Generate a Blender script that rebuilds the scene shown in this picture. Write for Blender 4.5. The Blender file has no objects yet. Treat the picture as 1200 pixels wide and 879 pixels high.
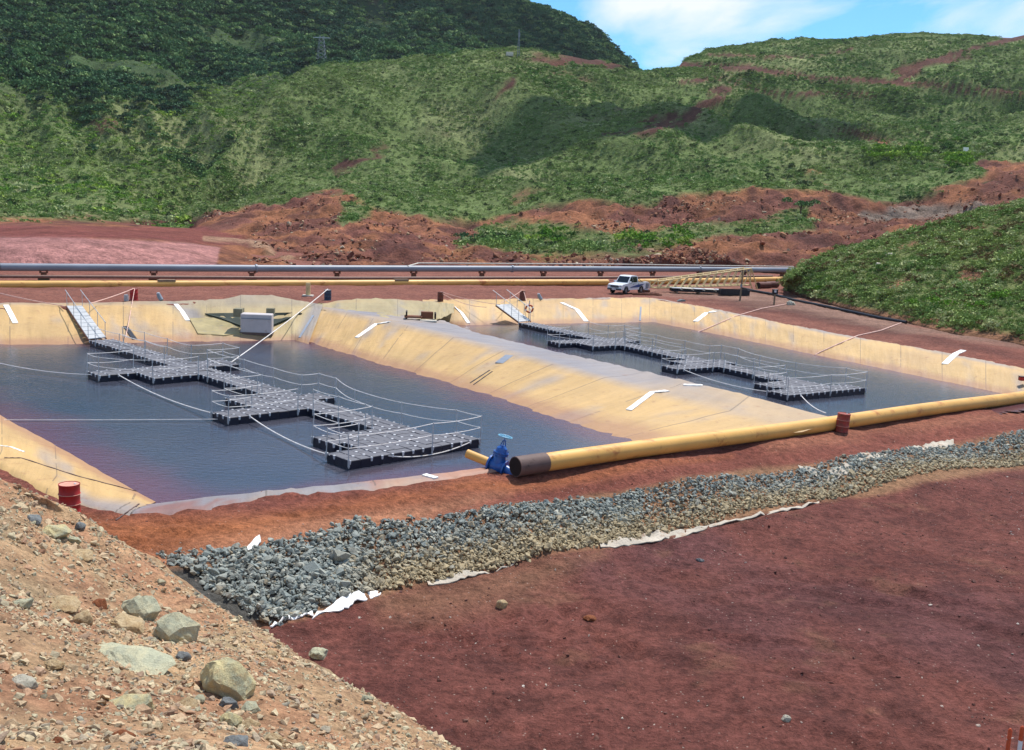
import bpy, bmesh, math, random
import numpy as np
from mathutils import Vector, Matrix, Euler
from mathutils.bvhtree import BVHTree
random.seed(7); rng = np.random.default_rng(7)
sc = bpy.context.scene
C = sc.collection

# ------------------------------------------------------------------ camera
F, CX, CY, HC = 1200.0, 600.0, 439.5, 10.0          # focal length in photo pixels, picture centre, eye height over the water
PITCH = math.atan((439.5 - 240) / F); ROLL = math.atan(.045)
_R = np.array([1, 0, 0.]); _U = np.array([0, math.sin(PITCH), math.cos(PITCH)]); _D = np.array([0, math.cos(PITCH), -math.sin(PITCH)])
EX = math.cos(ROLL) * _R + math.sin(ROLL) * _U; EY = -math.sin(ROLL) * _R + math.cos(ROLL) * _U
cam = bpy.data.objects.new('camera', bpy.data.cameras.new('camera')); C.objects.link(cam)
cam.matrix_world = Matrix(((EX[0], EY[0], -_D[0], 0), (EX[1], EY[1], -_D[1], 0), (EX[2], EY[2], -_D[2], HC), (0, 0, 0, 1)))
cam.data.sensor_width = 36; cam.data.lens = 36 * F / 1200; cam.data.clip_start = .1; cam.data.clip_end = 20000
sc.camera = cam
def ray(px, py): return _D * F + EX * (px - CX) + EY * (CY - py)
def G(px, py, z=0.):                                  # survey point at height z
    d = ray(px, py); t = (z - HC) / d[2]; return np.array([0, 0, HC]) + d * t
def GY(px, py, Y):                                    # survey point at distance Y
    d = ray(px, py); return np.array([0, 0, HC]) + d * (Y / d[1])
def PJ(P):                                            # plan position -> bearing coordinates, for laying soil zones
    v = np.asarray(P, float) - [0, 0, HC]; k = v @ _D; k = np.where(k < .5, .5, k)
    return CX + F * (v @ EX) / k, CY - F * (v @ EY) / k

# ------------------------------------------------------------------ light and sky
SUN_EL, SUN_AZ = math.radians(62), math.radians(28)   # azimuth clockwise from +Y
SD = Vector((math.sin(SUN_AZ) * math.cos(SUN_EL), math.cos(SUN_AZ) * math.cos(SUN_EL), math.sin(SUN_EL)))
w = bpy.data.worlds.new('World'); sc.world = w; w.use_nodes = True
nt = w.node_tree; N = nt.nodes; N.clear(); L = nt.links
out = N.new('ShaderNodeOutputWorld'); bg = N.new('ShaderNodeBackground'); bg.inputs[1].default_value = .105
sky = N.new('ShaderNodeTexSky'); sky.sky_type = 'NISHITA'; sky.sun_disc = False
sky.sun_elevation = SUN_EL; sky.sun_rotation = SUN_AZ; sky.altitude = 100; sky.air_density = 1.0; sky.dust_density = .3; sky.ozone_density = 1.5
tc = N.new('ShaderNodeTexCoord'); mp = N.new('ShaderNodeMapping'); mp.inputs['Scale'].default_value = (1, 1, 2.6); mp.inputs['Location'].default_value = (.25, .1, .38)
nz = N.new('ShaderNodeTexNoise'); nz.inputs['Scale'].default_value = 5.0; nz.inputs['Detail'].default_value = 7; nz.inputs['Roughness'].default_value = .52; nz.inputs['Distortion'].default_value = .35
cr = N.new('ShaderNodeValToRGB'); cr.color_ramp.elements[0].position = .46; cr.color_ramp.elements[1].position = .66
mx = N.new('ShaderNodeMixRGB'); mx.inputs[2].default_value = (8.0, 8.5, 9.0, 1)
tint = N.new('ShaderNodeMixRGB'); tint.blend_type = 'MULTIPLY'; tint.inputs[0].default_value = 1; tint.inputs[2].default_value = (.56, 1.06, 1.36, 1)
L.new(tc.outputs['Generated'], mp.inputs[0]); L.new(mp.outputs[0], nz.inputs[0]); L.new(nz.outputs[0], cr.inputs[0])
L.new(cr.outputs[0], mx.inputs[0]); L.new(sky.outputs[0], tint.inputs[1]); L.new(tint.outputs[0], mx.inputs[1]); L.new(mx.outputs[0], bg.inputs[0]); L.new(bg.outputs[0], out.inputs[0])
sun = bpy.data.objects.new('sun', bpy.data.lights.new('sun', 'SUN')); C.objects.link(sun)
sun.data.energy = 4.9; sun.data.angle = math.radians(.55); sun.data.color = (1, .95, .88)
sun.rotation_euler = SD.to_track_quat('Z', 'Y').to_euler()
sc.view_settings.view_transform = 'Standard'; sc.view_settings.look = 'None'; sc.view_settings.exposure = .2; sc.view_settings.gamma = 1

# ------------------------------------------------------------------ helpers
def lin(r, g, b, k=.8):
    y = .3 * r + .55 * g + .15 * b; r, g, b = (c + (y - c) * .05 for c in (r, g, b))
    f = lambda c: (c / 255 / 12.92) if c / 255 < .04045 else ((c / 255 + .055) / 1.055) ** 2.4
    return (f(r) * k, f(g) * k, f(b) * k, 1)
_perm = rng.random((256, 256))
def vnoise(x, y):
    xi = np.floor(x).astype(int); yi = np.floor(y).astype(int); fx = x - xi; fy = y - yi
    fx = fx * fx * (3 - 2 * fx); fy = fy * fy * (3 - 2 * fy)
    a = _perm[xi & 255, yi & 255]; b = _perm[(xi + 1) & 255, yi & 255]; c = _perm[xi & 255, (yi + 1) & 255]; d = _perm[(xi + 1) & 255, (yi + 1) & 255]
    return (a * (1 - fx) + b * fx) * (1 - fy) + (c * (1 - fx) + d * fx) * fy - .5
def fbm(x, y, s, o=4):
    v = 0; a = 1; x = np.asarray(x) / s + 17.3; y = np.asarray(y) / s + 5.1
    for i in range(o): v = v + a * vnoise(x, y); x = x * 2.03 + 11; y = y * 2.03 + 7; a *= .5
    return v
def smooth(a, b, x): t = np.clip((x - a) / (b - a), 0, 1); return t * t * (3 - 2 * t)
def inpoly(px, py, poly):
    px = np.asarray(px); py = np.asarray(py); r = np.zeros(px.shape, bool); n = len(poly)
    for i in range(n):
        x0, y0 = poly[i][:2]; x1, y1 = poly[(i + 1) % n][:2]
        if y0 == y1: continue
        r ^= ((y0 > py) != (y1 > py)) & (px < (x1 - x0) * (py - y0) / (y1 - y0) + x0)
    return r
def segdist(px, py, line):
    d = np.full(np.shape(px), 1e9)
    for (x0, y0), (x1, y1) in zip(line[:-1], line[1:]):
        dx, dy = x1 - x0, y1 - y0; t = np.clip(((px - x0) * dx + (py - y0) * dy) / (dx * dx + dy * dy + 1e-9), 0, 1)
        d = np.minimum(d, np.hypot(px - x0 - t * dx, py - y0 - t * dy))
    return d
def polymask(px, py, poly, soft):
    ins = inpoly(px, py, poly); d = segdist(px, py, list(poly) + [poly[0]])
    return np.clip(.5 + np.where(ins, d, -d) / soft, 0, 1)
def link(name, me, mat=None, parent=None, smooth_=False):
    o = bpy.data.objects.new(name, me); C.objects.link(o)
    if mat is not None and not me.materials:
        for m in (mat if isinstance(mat, (list, tuple)) else [mat]): me.materials.append(m)
    if smooth_: me.polygons.foreach_set('use_smooth', [True] * len(me.polygons))
    if parent is not None: o.parent = parent
    return o
def npmesh(name, v, f, col=None, cname='col'):
    me = bpy.data.meshes.new(name); v = np.asarray(v, np.float32); f = np.asarray(f, np.int32); k = f.shape[1]
    me.vertices.add(len(v)); me.vertices.foreach_set('co', v.ravel())
    me.loops.add(f.size); me.loops.foreach_set('vertex_index', f.ravel())
    me.polygons.add(len(f)); me.polygons.foreach_set('loop_start', np.arange(0, f.size, k, dtype=np.int32)); me.polygons.foreach_set('loop_total', np.full(len(f), k, np.int32))
    me.update(calc_edges=True); me.validate(); me.shade_flat()
    if col is not None:
        a = me.color_attributes.new(cname, 'FLOAT_COLOR', 'POINT'); c = np.ones((len(v), 4), np.float32); c[:, :col.shape[1]] = col; a.data.foreach_set('color', c.ravel())
    return me
def gridfaces(nu, nv):
    i = np.arange(nu - 1)[:, None] * nv + np.arange(nv - 1)[None]; i = i.ravel()
    return np.stack([i, i + nv, i + nv + 1, i + 1], 1)
def tag(o, label=None, cat=None, group=None, kind=None):
    if label: o['label'] = label
    if cat: o['category'] = cat
    if group: o['group'] = group
    if kind: o['kind'] = kind
    return o
def thing(name, label, cat, loc=(0, 0, 0), rz=0, group=None):
    o = bpy.data.objects.new(name, None); C.objects.link(o); o.empty_display_size = .2; o.location = loc; o.rotation_euler = (0, 0, rz)
    return tag(o, label, cat, group)
def copy_tree(o, parent=None):
    c = o.copy(); C.objects.link(c); c.parent = parent
    for ch in o.children: copy_tree(ch, c)
    return c

class MB:                                             # mesh builder
    def __init__(s): s.v = []; s.f = []; s.m = []
    def add(s, v, f, m=0):
        n = len(s.v); s.v += [tuple(map(float, q)) for q in v]; s.f += [tuple(i + n for i in q) for q in f]; s.m += [m] * len(f)
    def box(s, c, d, m=0, R=None, taper=1.0, bev=0.0):
        x, y, z = [q / 2 for q in d]; c = Vector(c)
        if bev:
            P = []
            for zz, k in ((-z, bev), (-z + bev, 0), (z - bev, 0), (z, bev)):
                for sx, sy in ((-1, -1), (1, -1), (1, 1), (-1, 1)):
                    ax = x - k; ay = y - k
                    b = bev * .9 if k == 0 else bev * .9
                    if sx * sy > 0: P += [(sx * (ax), sy * (ay - b), zz), (sx * (ax - b), sy * ay, zz)]
                    else: P += [(sx * (ax - b), sy * ay, zz), (sx * ax, sy * (ay - b), zz)]
            P = [Vector(p) for p in P]; Fc = [tuple(range(7, -1, -1)), tuple(range(24, 32))]
            for r in range(3):
                for i in range(8): j = (i + 1) % 8; Fc.append((r * 8 + i, r * 8 + j, r * 8 + 8 + j, r * 8 + 8 + i))
        else:
            P = [Vector((sx * x * (taper if sz > 0 else 1), sy * y * (taper if sz > 0 else 1), sz * z)) for sz in (-1, 1) for sx, sy in ((-1, -1), (1, -1), (1, 1), (-1, 1))]
            Fc = [(3, 2, 1, 0), (4, 5, 6, 7), (0, 1, 5, 4), (1, 2, 6, 5), (2, 3, 7, 6), (3, 0, 4, 7)]
        if R is not None: P = [R @ p for p in P]
        s.add([p + c for p in P], Fc, m); return s
    def tube(s, pts, r, n=8, m=0, cap=True):
        pts = [Vector(p) for p in pts]; rings = []; up = None
        rr = r if isinstance(r, (list, tuple)) else [r] * len(pts)
        V = []; Fc = []
        for i, p in enumerate(pts):
            t = (pts[min(i + 1, len(pts) - 1)] - pts[max(i - 1, 0)])
            if t.length < 1e-9: t = Vector((0, 0, 1))
            t.normalize()
            if up is None: up = Vector((0, 0, 1)) if abs(t.z) < .9 else Vector((1, 0, 0))
            a = t.cross(up); a.normalize(); b = a.cross(t); up = b
            for k in range(n): th = 2 * math.pi * k / n; V.append(p + (a * math.cos(th) + b * math.sin(th)) * rr[i])
        for i in range(len(pts) - 1):
            for k in range(n): j = (k + 1) % n; Fc.append((i * n + k, i * n + j, (i + 1) * n + j, (i + 1) * n + k))
        if cap: Fc += [tuple(range(n - 1, -1, -1)), tuple(range((len(pts) - 1) * n, len(pts) * n))]
        s.add(V, Fc, m); return s
    def cyl(s, c, r, h, n=16, m=0, r2=None): c = Vector(c); return s.tube([c, c + Vector((0, 0, h))], [r, r if r2 is None else r2], n, m)
    def lathe(s, prof, n=24, m=0, c=(0, 0, 0)):
        c = Vector(c); V = []; Fc = []
        for r, z in prof:
            for k in range(n): th = 2 * math.pi * k / n; V.append(c + Vector((r * math.cos(th), r * math.sin(th), z)))
        for i in range(len(prof) - 1):
            for k in range(n): j = (k + 1) % n; Fc.append((i * n + k, i * n + j, (i + 1) * n + j, (i + 1) * n + k))
        Fc += [tuple(range(n - 1, -1, -1)), tuple(range((len(prof) - 1) * n, len(prof) * n))]
        s.add(V, Fc, m); return s
    def torus(s, c, R_, r, n=24, k=8, m=0, M=None):
        V = []; Fc = []; c = Vector(c)
        for i in range(n):
            for j in range(k):
                a = 2 * math.pi * i / n; b = 2 * math.pi * j / k; p = Vector(((R_ + r * math.cos(b)) * math.cos(a), (R_ + r * math.cos(b)) * math.sin(a), r * math.sin(b)))
                if M is not None: p = M @ p
                V.append(p + c)
        for i in range(n):
            for j in range(k): i2 = (i + 1) % n; j2 = (j + 1) % k; Fc.append((i * k + j, i2 * k + j, i2 * k + j2, i * k + j2))
        s.add(V, Fc, m); return s
    def prism(s, poly, y0, y1, m=0, top=None):        # polygon in x,z extruded along y
        n = len(poly); q = top or poly
        V = [(x, y0, z) for x, z in poly] + [(x, y1, z) for x, z in q]
        s.add(V, [tuple(range(n)), tuple(range(2 * n - 1, n - 1, -1))] + [(i, i + n, (i + 1) % n + n, (i + 1) % n) for i in range(n)], m); return s
    def mesh(s, name):
        me = bpy.data.meshes.new(name); me.from_pydata(s.v, [], s.f); me.polygons.foreach_set('material_index', s.m); me.update()
        bm = bmesh.new(); bm.from_mesh(me); bmesh.ops.recalc_face_normals(bm, faces=bm.faces); bm.to_mesh(me); bm.free(); return me
    def build(s, name, mat, parent=None, auto=True):
        me = s.mesh(name); o = link(name, me, mat, parent)
        if auto and len(s.f) > 8: me.polygons.foreach_set('use_smooth', [True] * len(me.polygons)); me.set_sharp_from_angle(angle=math.radians(35))
        return o

ORD = ['first', 'second', 'third', 'fourth', 'fifth', 'sixth', 'seventh', 'eighth', 'ninth', 'tenth', 'eleventh', 'twelfth', 'thirteenth', 'fourteenth', 'fifteenth', 'sixteenth', 'seventeenth', 'eighteenth']

# ------------------------------------------------------------------ materials
class Mat:
    def __init__(s, name, rough=.85, metal=0, spec=.3):
        s.m = bpy.data.materials.new(name); s.m.use_nodes = True; s.t = s.m.node_tree; s.N = s.t.nodes; s.L = s.t.links
        s.b = s.N['Principled BSDF']; s.b.inputs['Roughness'].default_value = rough; s.b.inputs['Metallic'].default_value = metal; s.b.inputs['Specular IOR Level'].default_value = spec
        s.pos = s.N.new('ShaderNodeNewGeometry').outputs['Position']; s.obj = s.N.new('ShaderNodeTexCoord').outputs['Object']
    def noise(s, scale, det=5, rough=.55, vec=None, stretch=None, dist=0):
        n = s.N.new('ShaderNodeTexNoise'); n.inputs['Scale'].default_value = scale; n.inputs['Detail'].default_value = det; n.inputs['Roughness'].default_value = rough; n.inputs['Distortion'].default_value = dist
        v = vec or s.pos
        if stretch: mm = s.N.new('ShaderNodeMapping'); mm.inputs['Scale'].default_value = stretch; s.L.new(v, mm.inputs[0]); v = mm.outputs[0]
        s.L.new(v, n.inputs['Vector']); return n.outputs[0]
    def voro(s, scale, vec=None, feat='F1', outp=0):
        n = s.N.new('ShaderNodeTexVoronoi'); n.feature = feat; n.inputs['Scale'].default_value = scale; s.L.new(vec or s.pos, n.inputs['Vector']); return n.outputs[outp]
    def ramp(s, fac, a, b, ca=(0, 0, 0, 1), cb=(1, 1, 1, 1)):
        n = s.N.new('ShaderNodeValToRGB'); n.color_ramp.elements[0].position = a; n.color_ramp.elements[1].position = b; n.color_ramp.elements[0].color = ca; n.color_ramp.elements[1].color = cb; s.L.new(fac, n.inputs[0]); return n.outputs[0]
    def mix(s, fac, a, b, mode='MIX'):
        n = s.N.new('ShaderNodeMixRGB'); n.blend_type = mode
        for i, q in enumerate((fac, a, b)):
            if hasattr(q, 'is_linked') or hasattr(q, 'links'): s.L.new(q, n.inputs[i])
            elif isinstance(q, (int, float)): n.inputs[i].default_value = q if i == 0 else (q, q, q, 1)
            else: n.inputs[i].default_value = q
        return n.outputs[0]
    def math(s, op, a, b=0.):
        n = s.N.new('ShaderNodeMath'); n.operation = op
        for i, q in enumerate((a, b)):
            if isinstance(q, (int, float)): n.inputs[i].default_value = q
            else: s.L.new(q, n.inputs[i])
        return n.outputs[0]
    def attr(s, name, typ='GEOMETRY', o='Color'):
        n = s.N.new('ShaderNodeAttribute'); n.attribute_name = name; n.attribute_type = typ; return n.outputs[o]
    def rnd(s): return s.N.new('ShaderNodeObjectInfo').outputs['Random']
    def color(s, c): s.L.new(c, s.b.inputs['Base Color']) if not isinstance(c, tuple) else setattr(s.b.inputs['Base Color'], 'default_value', c); return s
    def bump(s, h, dist=.05, strength=1.):
        n = s.N.new('ShaderNodeBump'); n.inputs['Distance'].default_value = dist; n.inputs['Strength'].default_value = strength; s.L.new(h, n.inputs['Height']); s.L.new(n.outputs[0], s.b.inputs['Normal']); return s

def M_ground():
    m = Mat('red_earth', .95, spec=.15); c = m.attr('col')
    a = m.noise(.35, 8, .6); b = m.noise(3.5, 8, .65); d = m.noise(22, 6, .7)
    c = m.mix(m.ramp(a, .35, .65), m.mix(1., c, (.8, .74, .74, 1), 'MULTIPLY'), m.mix(1., c, (1.14, 1.1, 1.06, 1), 'MULTIPLY'))
    e = m.noise(9, 6, .72); c = m.mix(m.ramp(b, .34, .64), m.mix(1., c, .64, 'MULTIPLY'), m.mix(1., c, 1.25, 'MULTIPLY'))
    c = m.mix(m.ramp(e, .34, .64), m.mix(1., c, .72, 'MULTIPLY'), m.mix(1., c, 1.18, 'MULTIPLY')); c = m.mix(m.ramp(d, .3, .7), m.mix(1., c, .78, 'MULTIPLY'), m.mix(1., c, 1.22, 'MULTIPLY'))
    sp = m.math('LESS_THAN', m.voro(5.5), .13); sp2 = m.math('MULTIPLY', sp, m.math('GREATER_THAN', m.noise(.9, 4), .53))
    c = m.mix(m.math('MULTIPLY', sp2, .6), c, lin(190, 165, 150))
    m.color(c); m.bump(m.mix(.5, b, e), .3, .9); return m.m
def M_hill(name='hill_soil', k=1.):
    m = Mat(name, .95, spec=.1); c = m.attr('col')
    a = m.noise(.05, 6, .6); b = m.noise(.45, 8, .68); d = m.noise(2.2, 6, .7)
    c = m.mix(m.ramp(a, .35, .65), m.mix(1., c, .82, 'MULTIPLY'), m.mix(1., c, 1.15, 'MULTIPLY'))
    c = m.mix(m.ramp(b, .35, .65), m.mix(1., c, .6, 'MULTIPLY'), m.mix(1., c, 1.25, 'MULTIPLY'))
    c = m.mix(m.ramp(d, .35, .65), m.mix(1., c, .7, 'MULTIPLY'), m.mix(1., c, 1.3, 'MULTIPLY'))
    m.color(c); m.bump(m.mix(.6, b, d), .9, .9); return m.m
def M_bush(name, cols, sc_=.03, dark=(.68, 1.38)):
    m = Mat(name, .85, spec=.1); r = m.rnd(); a = m.noise(sc_, 5, .6); 
    c = m.mix(m.ramp(a, .38, .62), cols[0], cols[1]); c = m.mix(m.math('GREATER_THAN', r, .8), c, cols[2])
    c = m.mix(m.math('LESS_THAN', r, .12), c, cols[3])
    n = m.noise(5., 3, .6); k = m.math('ADD', m.math('MULTIPLY', r, .35), m.math('MULTIPLY', n, .5))
    c = m.mix(k, m.mix(1., c, dark[0], 'MULTIPLY'), m.mix(1., c, dark[1], 'MULTIPLY')); m.color(c)
    m.b.inputs['Subsurface Weight'].default_value = 0; return m.m
def M_stone(name, pal, dust):
    m = Mat(name, .88, spec=.3); t = m.math('FRACT', m.math('ADD', m.attr('col', o='Fac'), m.rnd()))
    n = m.N.new('ShaderNodeValToRGB'); cr = n.color_ramp; cr.interpolation = 'LINEAR'
    while len(cr.elements) < len(pal): cr.elements.new(.5)
    for i, (p, c) in enumerate(pal): cr.elements[i].position = p; cr.elements[i].color = c
    m.L.new(t, n.inputs[0]); c = n.outputs[0]
    dd = m.attr('dust', o='Fac'); do = m.attr('dust', 'OBJECT', 'Fac'); d = m.math('ADD', dd, do)
    a = m.noise(7, 6, .65); d = m.math('MINIMUM', m.math('MULTIPLY', d, m.math('ADD', a, .45)), 1.)
    c = m.mix(d, c, dust); b = m.noise(26, 7, .7)
    c = m.mix(m.ramp(b, .3, .7), m.mix(1., c, .7, 'MULTIPLY'), m.mix(1., c, 1.25, 'MULTIPLY'))
    m.color(c); m.bump(m.mix(.5, a, b), .05, .7); return m.m
def M_plain(name, c, rough=.6, metal=0, var=.25, sc_=3., spec=.4, dirt=None, bump=.0, stretch=None):
    m = Mat(name, rough, metal, spec); a = m.noise(sc_, 6, .6, m.obj, stretch); b = m.noise(sc_ * 7, 4, .6, m.obj)
    k = m.mix(m.ramp(a, .3, .7), m.mix(1., c, 1 - var, 'MULTIPLY'), m.mix(1., c, 1 + var * .6, 'MULTIPLY'))
    if dirt: k = m.mix(m.ramp(m.noise(sc_ * 1.7, 8, .7, m.obj, stretch), dirt[1], dirt[1] + .12), k, dirt[0])
    m.color(k)
    if bump: m.bump(b, bump)
    return m.m
def M_liner():
    m = Mat('geomembrane', .62, spec=.35); c = m.attr('col'); uv = m.N.new('ShaderNodeUVMap').outputs[0]
    a = m.noise(.22, 6, .6); b = m.noise(1.6, 7, .65); st = m.noise(1.0, 6, .6, uv, (1.8, .16, 1))
    c = m.mix(m.ramp(a, .35, .68), m.mix(1., c, (1.04, 1.02, 1, 1), 'MULTIPLY'), m.mix(1., c, (.86, .86, .9, 1), 'MULTIPLY'))
    c = m.mix(m.ramp(st, .35, .7), m.mix(1., c, 1.05, 'MULTIPLY'), m.mix(1., c, (.87, .86, .84, 1), 'MULTIPLY'))
    c = m.mix(m.math('MULTIPLY', m.ramp(b, .58, .72), .5), c, lin(150, 100, 70))
    sep = m.N.new('ShaderNodeSeparateXYZ'); m.L.new(uv, sep.inputs[0])
    fr = m.math('FRACT', m.math('MULTIPLY', sep.outputs[0], 1 / 3.7)); seam = m.math('LESS_THAN', fr, .018)
    ws = m.math('MULTIPLY', seam, m.math('GREATER_THAN', m.noise(.5, 3), .42)); c = m.mix(m.math('MULTIPLY', ws, .55), c, lin(90, 80, 70))
    sp = m.N.new('ShaderNodeSeparateXYZ'); m.L.new(m.pos, sp.inputs[0]); zz = m.math('ADD', sp.outputs[2], m.math('MULTIPLY', m.noise(.9, 5), -.25))
    rust = m.ramp(zz, 0.0, .22, (1, 1, 1, 1), (0, 0, 0, 1)); c = m.mix(m.math('MULTIPLY', rust, .55), c, lin(158, 104, 84))
    m.color(c); m.bump(m.mix(.5, b, m.noise(.9, 4, .6, uv, (1.5, .3, 1))), .14, .7); return m.m
def M_water():
    m = Mat('water', .06, spec=.5); m.b.inputs['IOR'].default_value = 1.33
    c = m.mix(m.ramp(m.noise(.08, 4), .35, .7), lin(92, 90, 102, .6), lin(68, 78, 96, .6))
    ed = m.attr('col', o='Fac'); c = m.mix(ed, c, lin(124, 72, 86, .6)); m.color(c)
    n1 = m.noise(2.4, 5, .6, None, (1, 1.9, 1)); n2 = m.noise(.5, 3); m.bump(m.mix(.35, n1, n2), .045, .55); return m.m

MAT = dict(
    ground=M_ground(), hill=M_hill(), liner=M_liner(), water=M_water(),
    scrub=M_bush('scrub_leaves', [lin(138, 158, 86, .98), lin(106, 140, 70, .98), lin(164, 174, 118, .95), lin(80, 96, 58, .9)]),
    forest=M_bush('forest_leaves', [lin(92, 128, 74, .88), lin(66, 104, 72, .88), lin(124, 150, 90, .88), lin(54, 80, 60, .85)], .012),
    shrub=M_bush('shrub_leaves', [lin(152, 168, 96, .98), lin(120, 148, 78, .95), lin(176, 182, 126, .95), lin(128, 108, 72, .9)], .16),
    bright=M_bush('bright_leaves', [lin(120, 156, 50, .95), lin(96, 140, 44, .95), lin(150, 176, 70, .9), lin(80, 120, 50, .8)]),
    bark=M_plain('bark', lin(100, 85, 70), .9),
    riprap=M_stone('riprap_stone', [(0, lin(122, 132, 130)), (.3, lin(160, 168, 162)), (.55, lin(136, 148, 146)), (.75, lin(190, 190, 176)), (.9, lin(112, 116, 112)), (1, lin(176, 160, 132))], lin(186, 166, 128)),
    rubble=M_stone('rubble_stone', [(0, lin(196, 168, 134)), (.25, lin(214, 188, 150)), (.45, lin(172, 166, 138)), (.6, lin(222, 204, 164)), (.8, lin(182, 134, 102)), (1, lin(160, 156, 138))], lin(210, 172, 134)),
    pebble=M_stone('pebble_stone', [(0, lin(112, 70, 60)), (.45, lin(92, 56, 50)), (.82, lin(130, 88, 76)), (.95, lin(205, 188, 172)), (1, lin(220, 210, 196))], lin(130, 84, 74)),
    cutrock=M_stone('cut_bank_stone', [(0, lin(150, 90, 66)), (.4, lin(120, 66, 52)), (.7, lin(176, 120, 84)), (.92, lin(190, 160, 128)), (1, lin(205, 190, 165))], lin(150, 84, 62)),
    yellow=M_plain('yellow_pipe_paint', lin(230, 174, 88, .92), .5, var=.2, sc_=.7, dirt=(lin(190, 110, 50), .56), stretch=(.35, 1, 1)),
    greyp=M_plain('grey_pipe', lin(142, 150, 164), .45, var=.15, sc_=.3, dirt=(lin(140, 110, 95), .68)),
    thinp=M_plain('brown_pipe', lin(150, 112, 96), .6), brown=M_plain('rusty_band', lin(112, 88, 82), .7, var=.2, sc_=2, dirt=(lin(60, 42, 38), .58)),
    hole=M_plain('pipe_inside', lin(34, 22, 20), .9),
    red=M_plain('red_drum_paint', lin(176, 36, 36, .9), .5, sc_=4, dirt=(lin(120, 40, 30), .66)), redold=M_plain('faded_red_drum_paint', lin(160, 62, 52, .9), .7, sc_=4, dirt=(lin(120, 70, 55), .5)),
    lid=M_plain('dusty_drum_lid', lin(212, 150, 128, .9), .7, sc_=5), blued=M_plain('navy_drum_paint', lin(44, 60, 88), .5, sc_=4), brownd=M_plain('brown_drum_paint', lin(104, 54, 44), .7, sc_=4),
    valve=M_plain('blue_valve_paint', lin(28, 92, 176, .9), .35, sc_=5, spec=.5), valvel=M_plain('pale_blue_wheel_paint', lin(120, 185, 215, .9), .4),
    black=M_plain('black_plastic', lin(28, 28, 40), .5, sc_=3), deck=M_plain('sunlit_dusty_float_top', lin(108, 108, 116, .85), .75, sc_=1.4, var=.2, dirt=(lin(150, 138, 136), .6)),  # deck: dust and the sunlit grey of the float tops put into one colour
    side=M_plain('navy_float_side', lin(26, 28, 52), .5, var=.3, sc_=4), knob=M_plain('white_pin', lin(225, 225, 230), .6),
    post=M_plain('galvanised_post', lin(196, 200, 206), .5, .2), rope=M_plain('white_rope', lin(238, 232, 228, .95), .9), ropep=M_plain('pinkish_rope', lin(232, 190, 176, .95), .9),
    white=M_plain('white_fabric', lin(244, 242, 238, .95), .85, var=.06, sc_=2, bump=.02), fabric=M_plain('dusty_geotextile', lin(206, 194, 176), .95, sc_=1.5, dirt=(lin(176, 140, 110), .55), bump=.05),
    carw=M_plain('white_car_paint', lin(232, 236, 242, .9), .25, var=.04, spec=.5), glass=M_plain('car_glass', lin(30, 38, 46), .08, spec=.6), tyre=M_plain('tyre_rubber', lin(30, 28, 28), .85), rim=M_plain('wheel_rim', lin(150, 152, 158), .35, .6), lamp=M_plain('headlight_glass', lin(200, 205, 210), .15), grille=M_plain('grille_grey', lin(80, 86, 98), .4, .3), stripe=M_plain('blue_stripe', lin(50, 80, 150), .4), amber=M_plain('amber_plastic', lin(220, 120, 40), .4),
    truss=M_plain('cream_yellow_steel', lin(236, 208, 150), .6, sc_=2, dirt=(lin(180, 120, 70), .62)), rust=M_plain('rusty_steel', lin(128, 76, 52), .85, sc_=2), wood=M_plain('weathered_wood', lin(150, 128, 104), .9, sc_=3, stretch=(1, 1, .2)),
    conc=M_plain('pale_concrete', lin(214, 206, 206), .85, sc_=1.2, var=.12, dirt=(lin(180, 140, 126), .6)), greygreen=M_plain('grey_liner_cloth', lin(140, 134, 108), .8, sc_=1.5), darkgreen=M_plain('dark_cloth', lin(46, 56, 44), .8, sc_=1.5),
    ringo=M_plain('orange_ring', lin(226, 92, 40), .5), orange=M_plain('orange_peg_paint', lin(226, 92, 44), .6, sc_=20), cream=M_plain('cream_panel', lin(222, 214, 200), .7), cloud=None)
MAT['foldm'] = M_plain('olive_tan_liner_cloth', lin(182, 164, 114, .8), .7, sc_=1.2, dirt=(lin(150, 140, 120), .55))
gang = M_plain('gangway_deck', lin(196, 198, 200), .6, sc_=1.2, var=.15, dirt=(lin(165, 150, 140), .62)); MAT['gang'] = gang
cm = Mat('cloud_white', 1., spec=0); cm.color((.9, .9, .92, 1)); MAT['cloud'] = cm.m

# ------------------------------------------------------------------ ground sheet
POND_L = [(-215, 363, 1.5), (0, 359, 1.5), (150, 358, 1.5), (300, 364, 1.5), (378, 360, 1.5)]
crestL = [(378, 360, 1.5), (455, 377, 1.45), (580, 408, 1.3), (685, 437, 1.1), (780, 462, .9), (870, 487, .7), (940, 507, .5)]
crestR = [(520, 376, 1.3), (560, 391, 1.3), (655, 413, 1.2), (740, 432, 1.1), (815, 450, .95), (890, 468, .75), (990, 494, .45)]
FARR = [(495, 350, 364, 376, 1.3), (515, 350, 361, 379, 1.3), (545, 349, 358, 381, 1.25), (600, 349, 356.5, 380, 1.2), (660, 349, 355, 379, 1.15), (720, 348, 354, 377.8, 1.1), (765, 348, 353.5, 377, 1.05), (835, 360.5, 367, 390.5, 1.0), (900, 374, 381.5, 404, .95), (970, 387.5, 396, 418.5, .92), (1060, 403, 412, 437, .92), (1130, 416, 425.5, 451.5, .92), (1200, 430, 440, 466, .92), (1330, 457, 468, 493, .92)]
LEFTS = [(-160, 404, -215, 400, -235, 398, 1.4), (-80, 443.5, -100, 466, -112, 480, 1.1), (0, 488, 0, 527, -8, 546, .85), (60, 521, 62, 556, 48, 576, .7), (120, 555, 120, 581, 103, 598, .58), (182, 589.5, 172, 593, 149, 607, .5)]
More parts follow.
